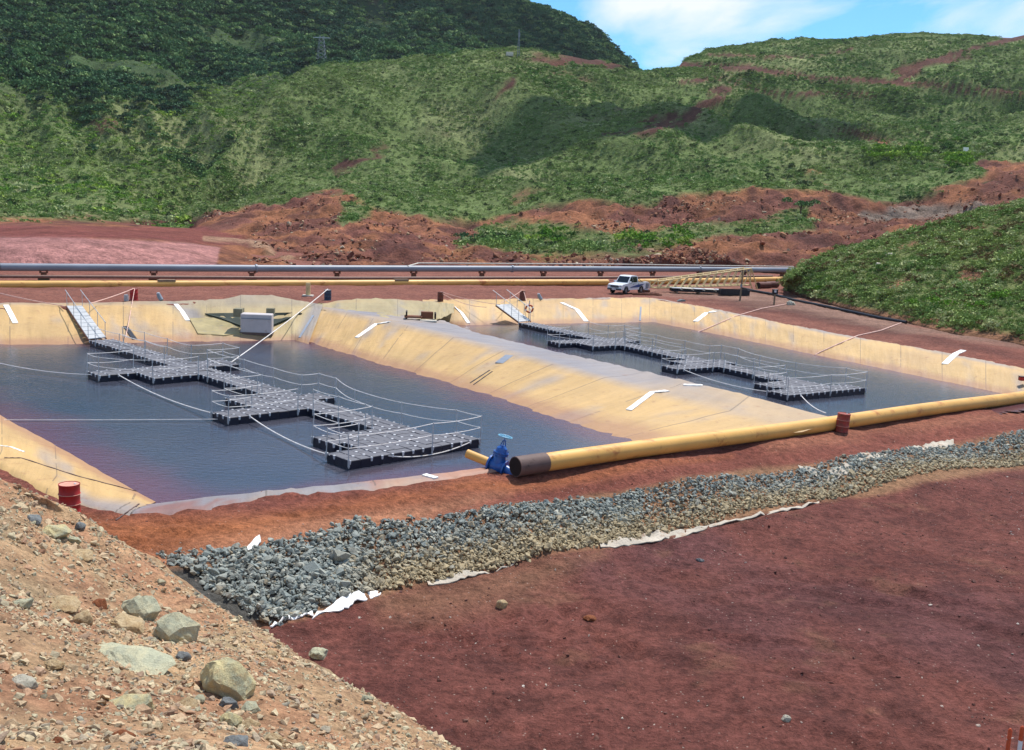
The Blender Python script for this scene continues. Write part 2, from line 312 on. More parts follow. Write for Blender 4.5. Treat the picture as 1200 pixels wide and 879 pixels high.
NEARL = [(172, 593, 149, 607, .5), (240, 583.5, 238, 599, .5), (300, 578, 300, 588, .5), (380, 570, 382, 580, .5), (450, 562.5, 455, 573, .5), (520, 555, 530, 562, .5), (600, 544, 606, 549, .5), (745, 519, 747, 522, .42), (880, 501, 882, 504, .34), (1040, 482, 1042, 485, .22), (1200, 460, 1202, 463, .14), (1345, 440, 1347, 443, .12)]
CP = [(x, y, z + .0) for x, y, z in [(100, 612, .48), (60, 590, .6), (10, 560, .8), (300, 600, .45), (150, 640, .4), (450, 590, .45), (560, 563, .45), (700, 548, .38), (600, 600, .3), (900, 512, .32), (1100, 482, .08), (1200, 474, -.03), (800, 553, .3), (1000, 512, .18), (1200, 500, -.08),
      (190, 660, .25), (300, 640, .28), (400, 625, .28), (600, 590, .25), (800, 560, .2), (1000, 534, .08), (1200, 505, -.1), (1340, 485, -.12),
      (330, 730, -.95), (450, 692, -.95), (520, 680, -.95), (600, 657, -.95), (700, 641, -.95), (820, 619, -.95), (1000, 582, -.95), (1200, 547, -.95), (1340, 520, -.95),
      (500, 800, -1.1), (700, 700, -1.0), (700, 879, -1.3), (900, 800, -1.15), (1200, 700, -1.0), (1200, 879, -1.2), (1200, 600, -.9), (400, 780, -1.1), (1340, 640, -1.0), (200, 879, -1.2), (0, 800, -.9), (900, 660, -1.05), (1000, 1100, -1.3), (500, 1100, -1.3),
      (0, 346, 1.3), (-200, 350, 1.3), (150, 345, 1.3), (300, 336, 1.1), (450, 345, 1.3), (600, 344, 1.25), (0, 332, .8), (300, 331, .8), (600, 331, .8), (900, 329, 1.0), (740, 342, .9), (850, 353, 1.0), (1000, 377, 1.0), (1100, 392, 1.05), (1200, 410, 1.1), (1330, 436, 1.1), (900, 342, 1.0), (1000, 366, 1.05),
      (0, 318, .55), (300, 318, .55), (600, 318, .55), (900, 320, .7), (-200, 318, .55)]]
for x, y, z in POND_L: CP.append((x, y - 3, z - .06))
for x, a, c_, w_, z in FARR: CP.append((x, a, z))
for a in LEFTS: CP.append((a[4], a[5], a[6] - .04))
for a in NEARL: CP.append((a[2], a[3], a[4] - .06))
cw = np.array([G(*q) for q in CP])
def _U_(r2): return np.where(r2 > 0, .5 * r2 * np.log(r2 + 1e-12), 0)
_n = len(cw); _A = np.zeros((_n + 3, _n + 3)); _d2 = ((cw[:, None, :2] - cw[None, :, :2]) ** 2).sum(2)
_A[:_n, :_n] = _U_(_d2) + np.eye(_n) * 8; _A[:_n, _n] = 1; _A[:_n, _n + 1:] = cw[:, :2]; _A[_n, :_n] = 1; _A[_n + 1:, :_n] = cw[:, :2].T
_c = np.linalg.solve(_A, np.concatenate([cw[:, 2], [0, 0, 0]]))
def gz_raw(x, y):
    x = np.asarray(x, float); y = np.asarray(y, float); sh = x.shape; x = x.ravel(); y = y.ravel(); z = np.full(len(x), _c[_n]) + _c[_n + 1] * x + _c[_n + 2] * y
    for i in range(_n): z = z + _c[i] * _U_((x - cw[i, 0]) ** 2 + (y - cw[i, 1]) ** 2)
    z = np.clip(z, -1.35, 1.95); far = smooth(190, 260, np.hypot(x, y)); z = z * (1 - far) + (-1.) * far
    return z.reshape(sh)
HOLE = [G(*q)[:2] for q in [(-206, 366, 1.45), (0, 361, 1.5), (150, 360, 1.5), (215, 356, 1.45), (245, 352, 1.45), (290, 348.5, 1.5), (330, 349.5, 1.5), (352, 353, 1.5), (378, 358, 1.5), (440, 356, 1.5), (515, 354, 1.3), (600, 352.5, 1.2), (720, 351, 1.1), (765, 351, 1.05), (835, 364, 1.0), (970, 391.5, .92), (1130, 420.5, .92), (1325, 462, .92),
        (1340, 443, .12), (1200, 461, .14), (1040, 483, .22), (880, 502, .34), (750, 521, .45), (602, 547, .5), (520, 557, .5), (380, 573, .5), (300, 581, .5), (240, 589, .5), (160, 598, .5), (112, 588, .55), (55, 565, .68), (-4, 536, .82), (-105, 472, 1.05)]]
def carve(x, y, z):
    m = inpoly(x, y, HOLE); d = segdist(x, y, HOLE + [HOLE[0]]); return np.where(m, z - 2.2 * smooth(.0, .9, d), z)
def rough(x, y): return fbm(x, y, 2.2, 5) * .13 + fbm(x, y, .5, 3) * .05 + (-np.abs(fbm(x * .5 + y * .8, y * .3, 1.1, 3)) * .12 + .02) * (y < 30)
RUTS = [[G(*q)[:2] for q in l] for l in ([(760, 700, -1.1), (900, 672, -1.1), (1040, 690, -1.1), (1180, 722, -1.1), (1300, 760, -1.1)], [(780, 716, -1.1), (910, 688, -1.1), (1040, 708, -1.1), (1170, 742, -1.1), (1290, 785, -1.1)], [(520, 879, -1.1), (640, 800, -1.1), (800, 742, -1.1), (1000, 760, -1.1), (1210, 850, -1.1)], [(600, 900, -1.1), (690, 830, -1.1), (810, 775, -1.1), (980, 795, -1.1), (1150, 879, -1.1)], [(420, 600, .4), (700, 566, .3), (1000, 520, .2), (1230, 488, 0)], [(420, 588, .4), (700, 556, .3), (1000, 512, .2), (1230, 482, 0)])]
def gz(x, y):
    z = gz_raw(x, y) + rough(x, y); x = np.asarray(x, float); y = np.asarray(y, float); near = (y < 62) & (y > 8) & (x > -15) & (x < 45)
    if near.any():
        xn, yn = x[near], y[near]; d = np.full(xn.shape, 9.)
        for l in RUTS: d = np.minimum(d, segdist(xn, yn, l))
        tr_ = -.12 * smooth(.34, .12, d) + .06 * smooth(.6, .42, d) * smooth(.28, .42, d); tr_ = tr_ * (.5 + fbm(xn, yn, 2.5, 2)); lump = smooth(.0, .35, fbm(xn + 70, yn, 3.2, 3)) * (yn < 34) * fbm(xn, yn, .38, 3) * .24
        z = np.array(z); z[near] += tr_ + lump
    return z
xs = np.concatenate([[-2500, -1500, -700, -350, -200, -130, -100, -80, -70, -62], np.arange(-56, -9, .36), np.arange(-9, 24, .2), np.arange(24, 72, .4), [73, 76, 80, 86, 95, 110, 140, 200, 350, 700, 1500, 2500]])
ys = np.concatenate([[-400, -300, -200, -60, -20, -5, 2, 6], np.arange(9, 30, .13), np.arange(30, 42, .25), np.arange(42, 120, .45), np.arange(120, 210, 2.), [220, 250, 300, 500, 900, 1400, 1800]])
XX, YY = np.meshgrid(xs, ys, indexing='ij'); ZZ = carve(XX, YY, gz(XX, YY))
P3 = np.stack([XX.ravel(), YY.ravel(), ZZ.ravel()], 1); ppx, ppy = PJ(P3)
c_red = np.array(lin(148, 88, 74)[:3]); c_pink = np.array(lin(200, 140, 106)[:3]); c_or = np.array(lin(190, 118, 74)[:3]); c_mar = np.array(lin(132, 80, 71)[:3]); c_marp = np.array(lin(114, 76, 78)[:3]); c_far = np.array(lin(150, 98, 84)[:3]); c_grav = np.array(lin(158, 128, 112)[:3]); c_dark = np.array(lin(94, 58, 54)[:3]); c_tan = np.array(lin(170, 130, 98)[:3])
col = np.tile(c_red, (len(P3), 1)); wob = fbm(P3[:, 0], P3[:, 1], 3, 4) * 14; wx, wy = ppx + wob, ppy + wob * .5
def paint(c, mask, k=1.): 
    global col
    col = col + (c - col) * (mask * k)[:, None]
paint(c_far, smooth(430, 400, ppy)); 
paint(c_pink, polymask(wx, wy, [(140, 640), (330, 610), (600, 580), (520, 605), (380, 640), (180, 672)], 18))
paint(c_or, polymask(wx, wy, [(80, 600), (130, 608), (300, 606), (480, 576), (560, 562), (600, 570), (400, 600), (290, 628), (150, 652)], 22), .85)
paint(c_or, polymask(wx, wy, [(560, 575), (700, 548), (860, 535), (700, 560), (600, 578)], 10), .6)
paint(c_pink, polymask(wx, wy, [(880, 515), (1200, 478), (1200, 486), (900, 528)], 10), .35)
BANKT = [(180, 664), (300, 645), (400, 629), (520, 608), (600, 592), (800, 560), (1000, 534), (1210, 503), (1400, 480)]
BANKB = [(1400, 512), (1200, 547), (1000, 582), (820, 619), (700, 641), (600, 657), (520, 680), (450, 692), (330, 730), (180, 800)]
floor = [(1500, 500)] + BANKB[1:] + [(100, 1500), (3000, 1500), (3000, 500)]
paint(c_mar, polymask(wx, wy, floor, 10)); mb = polymask(wx, wy, floor, 10)
paint(c_marp, mb * smooth(.0, .35, fbm(P3[:, 0], P3[:, 1], 7, 4)), .6)
paint(c_dark, mb * smooth(.0, .4, fbm(P3[:, 0] + 50, P3[:, 1], 1.0, 5)), .5); paint(c_tan, mb * smooth(.3, .6, fbm(P3[:, 0], P3[:, 1] + 90, 1.1, 4)), .25)
paint(c_tan, polymask(wx, wy, BANKT + BANKB, 6)); paint(np.array(lin(96, 96, 92)[:3]), polymask(wx, wy, [(180, 668), (300, 654), (390, 640), (440, 650), (400, 690), (330, 728), (180, 760)], 6))
paint(c_tan, polymask(wx, wy, [(430, 690), (600, 655), (700, 648), (640, 690), (520, 730), (440, 720)], 40), .45)
paint(c_grav, polymask(wx, wy, [(760, 343), (870, 340), (960, 352), (1060, 378), (1210, 402), (1210, 408), (1040, 388), (930, 368), (840, 352)], 6), .8)
paint(c_dark, polymask(wx, wy, [(800, 352), (900, 368), (1040, 392), (1210, 425), (1210, 418), (1040, 384), (900, 355)], 5), .55)
me = npmesh('ground', P3, gridfaces(len(xs), len(ys)), col); ground = tag(link('ground', me, MAT['ground'], smooth_=True), kind='structure')
def onground(px, py, dz=0.):
    z = 0.
    for _ in range(12):
        p = G(px, py, z); z = float(gz(p[0:1], p[1:2])[0])
    p = G(px, py, z); p[2] = z + dz; return Vector(p)

# ------------------------------------------------------------------ pond liners
def resample(poly, n):
    poly = np.asarray(poly, float); d = np.concatenate([[0], np.cumsum(np.linalg.norm(np.diff(poly, axis=0), axis=1))]); t = np.linspace(0, d[-1], n)
    return np.stack([np.interp(t, d, poly[:, k]) for k in range(poly.shape[1])], 1)
def loft(name, rows, nper, mat, colf, wr=.05, along=.35, parent=None, bury=True):
    rows = [np.asarray(r, float) for r in rows]; seg = np.linalg.norm(np.diff(rows[1], axis=0), axis=1); U = []; Wt = []
    for i, s in enumerate(seg):
        k = max(1, int(s / along)); U += [i + j / k for j in range(k)]
    U.append(len(seg)); U = np.array(U); dist = np.concatenate([[0], np.cumsum(seg)]); ud = np.interp(U, range(len(dist)), dist)
    R_ = [np.stack([np.interp(U, range(len(r)), r[:, k]) for k in range(3)], 1) for r in rows]
    V = []; vv = []; acc = np.zeros(len(U))
    for i in range(len(R_) - 1):
        dl = np.linalg.norm(R_[i + 1] - R_[i], axis=1)
        for j in range(nper[i]):
            t = j / nper[i]; V.append(R_[i] * (1 - t) + R_[i + 1] * t); vv.append(acc + dl * t)
        acc = acc + dl
    V.append(R_[-1]); vv.append(acc); V = np.stack(V, 1); vv = np.stack(vv, 1); nu, nv = V.shape[:2]; uu = np.repeat(ud[:, None], nv, 1)
    wz = (fbm(uu * 1.6, vv * .35, .8, 4) + .6 * fbm(uu, vv, 2.5, 3)) * wr * 1.1; V[:, :, 2] += wz + .03
    if bury:
        fx, fy = V[..., 0].ravel(), V[..., 1].ravel(); outm = (~inpoly(fx, fy, HOLE)); gg = gz(fx, fy) + .05; zf = V[..., 2].ravel(); V[..., 2] = np.where(outm & (gg > zf), gg, zf).reshape(nu, nv)
    if bury: V[:, 0, 2] = gz(V[:, 0, 0], V[:, 0, 1]) - .06
    v = V.reshape(-1, 3); c = colf(v, uu.ravel(), vv.ravel()); me = npmesh(name, v, gridfaces(nu, nv), c); uvl = me.uv_layers.new(name='UVMap')
    li = np.empty(len(me.loops), np.int32); me.loops.foreach_get('vertex_index', li); uv = np.stack([uu.ravel(), vv.ravel()], 1)[li]; uvl.data.foreach_set('uv', uv.astype(np.float32).ravel())
    return link(name, me, mat, parent, True)
tan = np.array(lin(216, 176, 112, .78)[:3]); tan2 = np.array(lin(202, 163, 110, .78)[:3]); olive = np.array(lin(182, 164, 118, .8)[:3]); gry = np.array(lin(146, 142, 146, .86)[:3]); pnk = np.array(lin(196, 150, 128, .86)[:3])
def toe(cr_, wt, z=-.8):
    cr_ = np.asarray(cr_); wt = np.asarray(wt); d = wt - cr_; k = (z - wt[:, 2:3]) / np.minimum(d[:, 2:3], -.15); return wt + d * k
def lc(base, grey_top=0.):
    def f(v, u, s):
        c = np.tile(base, (len(v), 1)); n = smooth(.0, .5, fbm(v[:, 0], v[:, 1], 6, 4)); c = c + (tan2 - c) * n[:, None] * .6
        g = smooth(.1, .6, fbm(u * 1.2 + 40, s * .3, 1.6, 4)) * .6
        if grey_top: g = np.maximum(g, smooth(1.15, 1.45, v[:, 2] + .15 * fbm(u, s, 1.5)) * grey_top)
        return c + (gry - c) * g[:, None]
    return f
# far side of the left pond, with its inlet hollow
fl = [(-215, 357, 363, 405.5), (-100, 356, 361, 405), (0, 355, 359, 403.5), (76, 354, 359, 403), (150, 353, 358.5, 401.5), (190, 351, 360, 400.5), (225, 350.5, 364, 400), (262, 349, 371, 399.5), (283, 346, 373, 399), (318, 346, 373, 398.6), (345, 350, 367, 398.2), (378, 356.5, 360, 403)]
ap = [G(a, b, 1.47) for a, b, c_, d in fl]; crs = [G(a, c_, 1.5 if a < 200 or a > 340 else 1.1) for a, b, c_, d in fl]; wt = [G(a if a < 370 else 362, d, 0) for a, b, c_, d in fl]
ap[7][2] += .25; ap[8][2] += .55; ap[9][2] += .55; ap[10][2] += .2
def colL(v, u, s):
    c = lc(tan)(v, u, s); x, y = PJ(v); m = polymask(x, y, [(150, 340), (225, 345), (400, 340), (400, 362), (345, 400), (240, 402), (215, 370)], 20); c = c + (olive - c) * (m * .85)[:, None]
    g = polymask(x, y, [(200, 356), (232, 362), (240, 378), (222, 376)], 8) + polymask(x, y, [(366, 356), (384, 358), (362, 396), (346, 396)], 8) + polymask(x, y, [(-300, 340), (400, 340), (400, 357), (-300, 357.5)], 3) * .5
    return c + (gry * .8 - c) * np.clip(g, 0, 1)[:, None] * .8
liner = tag(loft('pond_liner', [ap, crs, wt, toe(crs, wt)], [4, 10, 2], MAT['liner'], colL, .06), kind='structure')
# divider between the ponds
wl = [(356, 398), (428, 421), (520, 446), (598, 470), (680, 497), (742, 516), (785, 524)]
crL = [G(*q) for q in crestL]; crR = [G(*q) for q in crestR]; wL = [G(x, y, 0) for x, y in wl]
tR = [p + np.array([2.6, 1.6, -2.2]) for p in crR]
def colD(v, u, s):
    c = lc(tan)(v, u, s); x, y = PJ(v); topm = polymask(x, y, [(380, 350)] + [(a, b + 1) for a, b, _ in crestL] + [(a + 20, b - 3) for a, b, _ in crestR[::-1]] + [(500, 350)], 10); n = fbm(v[:, 0], v[:, 1], 4, 4)
    k = topm * (.95 + .4 * n) * (.35 + .65 * smooth(900, 700, x + 160 * n)); return c + (gry - c) * np.clip(k, 0, 1)[:, None]
tag(loft('pond_liner', [toe(crL, wL), wL, crL, crR, tR], [2, 14, 12, 5], MAT['liner'], colD, .075, bury=False), kind='structure')
# fold of liner behind the divider
fo = [(372, 357, 360), (400, 351, 364), (430, 348.5, 368), (455, 348.5, 372), (490, 351, 374), (515, 353, 372), (532, 356, 364)]
tag(loft('pond_liner', [[G(a, b, 1.5) for a, b, c_ in fo], [G(a, (b + c_) / 2, (1.6 if 380 < a < 520 else 1.3) - .3 * (a > 460) * (a < 500)) for a, b, c_ in fo], [G(a, c_ + 3, 1.36) for a, b, c_ in fo]], [6, 6], MAT['liner'], lc(olive), .1), kind='structure')
# far and right side of the right pond
def colF(v, u, s):
    c = lc(tan)(v, u, s); x, y = PJ(v); g = smooth(.0, .5, fbm(u, s, 3) + .35) * (s < 2.2 + .5 * fbm(u, s, 2)) * (x > 560); return c + (gry - c) * g[:, None] * .75
ap = [G(a, b, z) for a, b, c_, d, z in FARR]; crs = [G(a, c_, z) for a, b, c_, d, z in FARR]; wt = [G(a, d, 0) for a, b, c_, d, z in FARR]
tag(loft('pond_liner', [ap, crs, wt, toe(crs, wt)], [3, 10, 2], MAT['liner'], colF, .05), kind='structure')
# left side and near lip of the left pond
ap = [G(a[4], a[5], a[6]) for a in LEFTS]; crs = [G(a[2], a[3], a[6] + .04) for a in LEFTS]; wt = [G(a[0], a[1], 0) for a in LEFTS]
def colS(v, u, s):
    c = lc(tan * 1.03)(v, u, s); x, y = PJ(v); g = polymask(x, y, [(70, 560), (110, 585), (170, 590), (150, 612), (110, 602), (85, 585)], 10); return c + (gry * 1.05 - c) * g[:, None] * .8
tag(loft('pond_liner', [ap, crs, wt, toe(crs, wt)], [5, 10, 2], MAT['liner'], colS, .03), kind='structure')
ap = [G(a[2], a[3], a[4] - .02) for a in NEARL]; crs = [G(a[0], a[1], a[4]) for a in NEARL]; tw = [p + np.array([-.9, 1.3, -1.5]) for p in crs]
def colN(v, u, s):
    n = smooth(.0, .4, fbm(v[:, 0] + 9, v[:, 1], 2.2, 4)); x, y = PJ(v); c = np.tile(gry * .9, (len(v), 1)); c = c + (tan2 - c) * (n * .4)[:, None]; c = c + (c_red - c) * (smooth(.12, .4, fbm(v[:, 0], v[:, 1] + 30, 1.1, 5)) * .7)[:, None]
    return c + (c_pink - c) * (smooth(400, 560, x + 120 * fbm(v[:, 0], v[:, 1], 1.3)) * .75)[:, None]
tag(loft('pond_liner', [ap, crs, tw], [5, 6], MAT['liner'], colN, .035), kind='structure')

# ------------------------------------------------------------------ water
def water(name, poly, step):
    P = np.array([G(a, b, 0)[:2] for a, b in poly]); x0, y0 = P.min(0) - .5; x1, y1 = P.max(0) + .5; nx = int((x1 - x0) / step) + 2; ny = int((y1 - y0) / step) + 2
    X, Y = np.meshgrid(np.linspace(x0, x1, nx), np.linspace(y0, y1, ny), indexing='ij'); f = gridfaces(nx, ny); cx_ = X.ravel()[f].mean(1); cy_ = Y.ravel()[f].mean(1)
    f = f[inpoly(cx_, cy_, P) | (segdist(cx_, cy_, list(map(tuple, P)) + [tuple(P[0])]) < step)]; used, inv = np.unique(f, return_inverse=True); f = inv.reshape(f.shape)
    V = np.stack([X.ravel()[used], Y.ravel()[used], np.zeros(len(used))], 1)
    e = segdist(V[:, 0], V[:, 1], list(map(tuple, P)) + [tuple(P[0])]); k = (smooth(3.2, .2, e + 1.2 * fbm(V[:, 0], V[:, 1], 2.)) * .85)[:, None]
    return tag(link(name, npmesh(name, V, f, np.repeat(k, 3, 1)), MAT['water']), kind='structure')
water('pond_water', [(-170, 402), (0, 402), (150, 400), (356, 397), (428, 420), (520, 445), (598, 469), (680, 496), (768, 523), (800, 534), (210, 606), (-5, 489), (-165, 403)], .5)
water('pond_water', [(520, 384), (560, 379.5), (766, 376), (970, 417), (1200, 464.5), (1310, 488), (1330, 470), (1180, 480), (980, 503), (880, 478), (700, 433), (540, 388)], .5)

# ------------------------------------------------------------------ hills
def catmull(v, t):
    v = np.asarray(v, float); n = len(v); i = np.clip(np.floor(t).astype(int), 0, n - 2); f = t - i; sh = (-1,) + (1,) * (v.ndim - 1); f = f.reshape(sh)
    p0 = v[np.maximum(i - 1, 0)]; p1 = v[i]; p2 = v[i + 1]; p3 = v[np.minimum(i + 2, n - 1)]
    m1 = (p2 - p0) * .5; m2 = (p3 - p1) * .5; lim = 1.0
    return (2 * f ** 3 - 3 * f ** 2 + 1) * p1 + (f ** 3 - 2 * f ** 2 + f) * m1 * .8 + (-2 * f ** 3 + 3 * f ** 2) * p2 + (f ** 3 - f ** 2) * m2 * .8
def terrain(cols, nu, nv, amp, spur=0):
    ctl = np.array([[p for p in c_] for c_ in cols]); U = np.linspace(0, ctl.shape[0] - 1, nu); V = np.linspace(0, ctl.shape[1] - 1, nv)
    g = catmull(ctl, U); g = np.swapaxes(catmull(np.swapaxes(g, 0, 1), V), 0, 1); VV = np.repeat(V[None], nu, 0)
    x, y = g[..., 0], g[..., 1]; a = np.interp(VV, range(len(amp)), amp)
    g[..., 2] = np.maximum(g[..., 2], -6)
    sx_ = (x * .85 + y * .5) / 42; sy_ = (-x * .5 + y * .85) / 150; rn = 1 - 2.6 * np.abs(vnoise(sx_ + 31, sy_ + 7)) + .5 * (1 - 3 * np.abs(vnoise(sx_ * 2.3 + 3, sy_ * 1.8)))
    if spur: g[..., 2] += (rn - .8) * np.minimum(a, 6) * spur
    g[..., 2] += a * (fbm(x, y, 60, 2) * 1.2 + fbm(x * .8 + y * .6, y * .8 - x * .6, 22, 5) * .9); return g, VV
HS = 1.25
hc = {  # bearing: r0 y, then (y, distance) for bank top, bench, veg line, mid, upper, crest
 -220: (317, (270, 98), (262, 150), (258, 165), (257, 168), (256, 170), (255, 175)),
 0: (317, (275, 100), (263, 160), (258, 172), (257, 178), (256.5, 182), (256, 190)),
 120: (317, (277, 106), (264, 165), (259, 180), (258, 186), (257, 190), (255, 196)),
 215: (317, (281, 112), (266, 172), (260, 190), (257, 200), (254, 206), (250, 215)),
 250: (317, (286, 114), (270, 168), (258, 200), (240, 220), (215, 240), (190, 255)),
 330: (317, (300, 118), (275, 165), (238, 205), (190, 240), (140, 280), (100, 320)),
 400: (317, (303, 120), (272, 160), (232, 205), (185, 250), (125, 305), (76, 360)),
 500: (317, (303, 122), (285, 150), (253, 190), (190, 245), (130, 300), (72, 365)),
 600: (317, (302, 126), (288, 152), (259, 188), (195, 245), (130, 305), (63, 380)),
 700: (318, (300, 130), (276, 162), (238, 190), (185, 250), (125, 320), (70, 400)),
 780: (318, (298, 134), (266, 170), (231, 195), (182, 255), (125, 330), (80, 430)),
 830: (319, (297, 136), (263, 174), (226, 198), (178, 260), (120, 345), (60, 480)),
 900: (320, (297, 138), (262, 176), (219, 200), (170, 265), (110, 360), (53, 500)),
 1000: (330, (296, 142), (262, 180), (224, 200), (160, 270), (105, 380), (47, 520)),
 1060: (332, (296, 142), (262, 180), (230, 200), (155, 275), (102, 385), (41, 520)),
 1130: (334, (290, 142), (255, 178), (205, 210), (155, 280), (105, 385), (43, 520)),
 1200: (336, (280, 140), (250, 178), (195, 215), (150, 290), (110, 385), (44, 520)),
 1400: (340, (270, 140), (240, 178), (180, 220), (130, 300), (80, 385), (20, 520))}
cols = []
for px, r in hc.items():
    c_ = [G(px, r[0] + 2, -.6), G(px, r[0], .55)] + [GY(px, y, d * HS) for y, d in r[1:]]
    top = c_[-1]; d = np.array([top[0], top[1], 0]); d /= np.linalg.norm(d); c_ += [top + d * 25 + [0, 0, -6], top + d * 110 + [0, 0, -60]]; cols.append(c_)
hg, hv = terrain(cols, 620, 420, [0, 0, .35, .8, 1.2, 5, 6, .9, 3, 5], 2.2)
hp = hg.reshape(-1, 3); hx, hy = PJ(hp); rv = hv.ravel()
SOIL = [([(-300, 254), (240, 258), (285, 236), (330, 230), (410, 226), (430, 240), (480, 250), (560, 260), (600, 250), (690, 234), (760, 240), (810, 226), (900, 216), (960, 218), (1010, 232), (1050, 240), (1120, 222), (1160, 208), (1150, 190), (1210, 190), (1210, 340), (-300, 340)], 6),
        ([(385, 205), (420, 200), (455, 168), (440, 175), (410, 190)], 5), ([(585, 92), (602, 80), (596, 100), (572, 120)], 8), ([(700, 164), (790, 128), (792, 136), (730, 160)], 4), ([(965, 156), (1010, 152), (1050, 165), (1010, 164)], 5), ([(600, 63), (660, 62), (735, 75), (700, 77), (620, 70)], 4),
        ([(745, 158), (800, 130), (850, 100), (870, 104), (810, 140), (760, 165)], 5)]
ROADS = [([(720, 76), (800, 76), (860, 80), (960, 92), (1060, 98), (1130, 104), (1210, 112)], 3.6), ([(800, 97), (850, 92), (900, 108), (960, 110), (1030, 112)], 2.5), ([(1050, 85), (1110, 66), (1160, 52), (1200, 44)], 3), ([(830, 65), (930, 68), (1000, 58)], 1.5), ([(1040, 98), (1090, 75), (1140, 66)], 2.5)]
GREEN = [[(560, 268), (640, 262), (700, 270), (740, 272), (860, 262), (945, 240), (948, 262), (880, 276), (760, 292), (640, 294), (560, 290), (530, 286)], [(400, 236), (430, 236), (435, 252), (400, 268), (396, 256)], [(1040, 204), (1150, 196), (1130, 215), (1060, 228), (1020, 225)]]
hw = fbm(hp[:, 0], hp[:, 1], 14, 5); wx = hx + hw * 26; wy = hy + hw * 12
soil = np.zeros(len(hp))
for poly, s in SOIL: soil = np.maximum(soil, polymask(wx, wy, poly, s))
rdm = np.zeros(len(hp))
for line, wd in ROADS: rdm = np.maximum(rdm, 1 - smooth(wd * .75, wd * 1.35, segdist(hx + hw * 5, hy + hw * 3, line) + 1.2 * fbm(hp[:, 0], hp[:, 1], 8, 3)))
soil = np.maximum(soil, rdm); hp[:, 2] += rdm * .3
soil = np.maximum(soil, smooth(.42, .6, fbm(hp[:, 0] + 300, hp[:, 1], 26, 5)) * .8 * (rv > 3))
for poly in GREEN: soil = soil * (1 - polymask(wx, wy, poly, 8) * .9)
soil = np.clip(soil, 0, 1)
crust = np.array(lin(132, 84, 72)[:3]); cor = np.array(lin(176, 116, 80)[:3]); cgr = np.array(lin(112, 130, 74)[:3]); cgr2 = np.array(lin(146, 152, 100)[:3]); cpk = np.array(lin(196, 138, 132)[:3]); croad = np.array(lin(146, 134, 122)[:3]); cdk = np.array(lin(88, 56, 54)[:3])
n1 = smooth(-.25, .35, fbm(hp[:, 0], hp[:, 1], 9, 5)); n2 = smooth(-.1, .5, fbm(hp[:, 0] + 80, hp[:, 1], 30, 4))
cs = crust + (cor - crust) * n1[:, None] * .8; dk = smooth(.05, .5, fbm(hp[:, 0], hp[:, 1] + 70, 5, 4)); cs = cs + (cdk - cs) * dk[:, None] * .7; cs = cs + (np.array(lin(92, 60, 52)[:3]) - cs) * (smooth(4.3, 5.2, rv) * .85)[:, None]
cv = cgr + (cgr2 - cgr) * n2[:, None]; hcol = cv + (cs - cv) * soil[:, None]
def hp_paint(c, m, k=1.):
    global hcol; hcol = hcol + (c - hcol) * (m * k)[:, None]
hp_paint(cpk, polymask(hx, hy + hw * 4, [(-300, 274), (60, 276), (180, 283), (258, 289), (250, 330), (-300, 330)], 3), .9)
hp_paint(np.array(lin(140, 78, 72)[:3]), polymask(hx, hy + hw * 2, [(-300, 264), (240, 266), (300, 283), (258, 288), (180, 280), (-300, 271)], 3), .85)
hp_paint(croad, polymask(wx, hy, [(1010, 246), (1120, 238), (1160, 240), (1120, 252), (1040, 254)], 4), .8)
hp_paint(np.array(lin(186, 150, 120)[:3]), 1 - smooth(1.5, 4, segdist(hx, hy + hw * 3, [(240, 280), (290, 284), (330, 298), (350, 306)])), .7)
# broken ground on the cut banks
bm_ = .6 * soil * (rv > 1) * (rv < 5) * smooth(250, 320, hx); hp[:, 2] += bm_ * (fbm(hp[:, 0], hp[:, 1], 5, 5) * 2.6 + np.abs(fbm(hp[:, 0], hp[:, 1] * 2, 9, 4)) * -1.8) * 1.5 * smooth(1.2, 2.0, rv)
hill = tag(link('hill', npmesh('hill', hp, gridfaces(620, 420), hcol), MAT['hill'], smooth_=True), kind='structure')
# mountain
mc = {-260: ((262, 160), (205, 220), (120, 290), (30, 380), (-90, 470)), -100: ((260, 180), (200, 235), (120, 300), (30, 390), (-80, 490)), 0: ((259, 190), (205, 240), (130, 300), (40, 400), (-70, 510)),
      110: ((259, 196), (210, 245), (135, 315), (45, 420), (-60, 530)), 190: ((260, 205), (205, 265), (150, 330), (60, 440), (-50, 550)), 245: ((261, 215), (195, 300), (120, 385), (50, 480), (-45, 560)),
      330: ((262, 240), (170, 320), (105, 400), (45, 500), (-32, 580)), 420: ((250, 280), (150, 360), (95, 430), (45, 520), (-24, 620)), 500: ((240, 300), (140, 380), (90, 460), (45, 540), (-18, 650)),
      560: ((230, 330), (140, 420), (90, 500), (45, 570), (-8, 680)), 600: ((230, 350), (145, 440), (95, 520), (50, 600), (2, 690)), 640: ((230, 360), (150, 460), (100, 540), (55, 620), (17, 700)),
      690: ((230, 380), (160, 480), (115, 560), (75, 640), (38, 705)), 722: ((230, 400), (170, 500), (130, 580), (95, 660), (60, 710)), 742: ((230, 420), (180, 520), (145, 600), (110, 680), (82, 712)), 800: ((240, 440), (210, 540), (190, 620), (170, 680), (150, 715))}
cols = []
for px, r in mc.items():
    c_ = [GY(px, r[0][0] + 25, r[0][1] * HS - 15)] + [GY(px, y, d * HS) for y, d in r]
    top = c_[-1]; d = np.array([top[0], top[1], 0]); d /= np.linalg.norm(d); c_ += [top + d * 60 + [0, 0, -20], top + d * 260 + [0, 0, -160]]; cols.append(c_)
mg, mv = terrain(cols, 360, 260, [0, .5, 7, 10, 9, 2.5, 6, 8], 1.5); mpp = mg.reshape(-1, 3); mxx, myy = PJ(mpp); mr = mv.ravel()
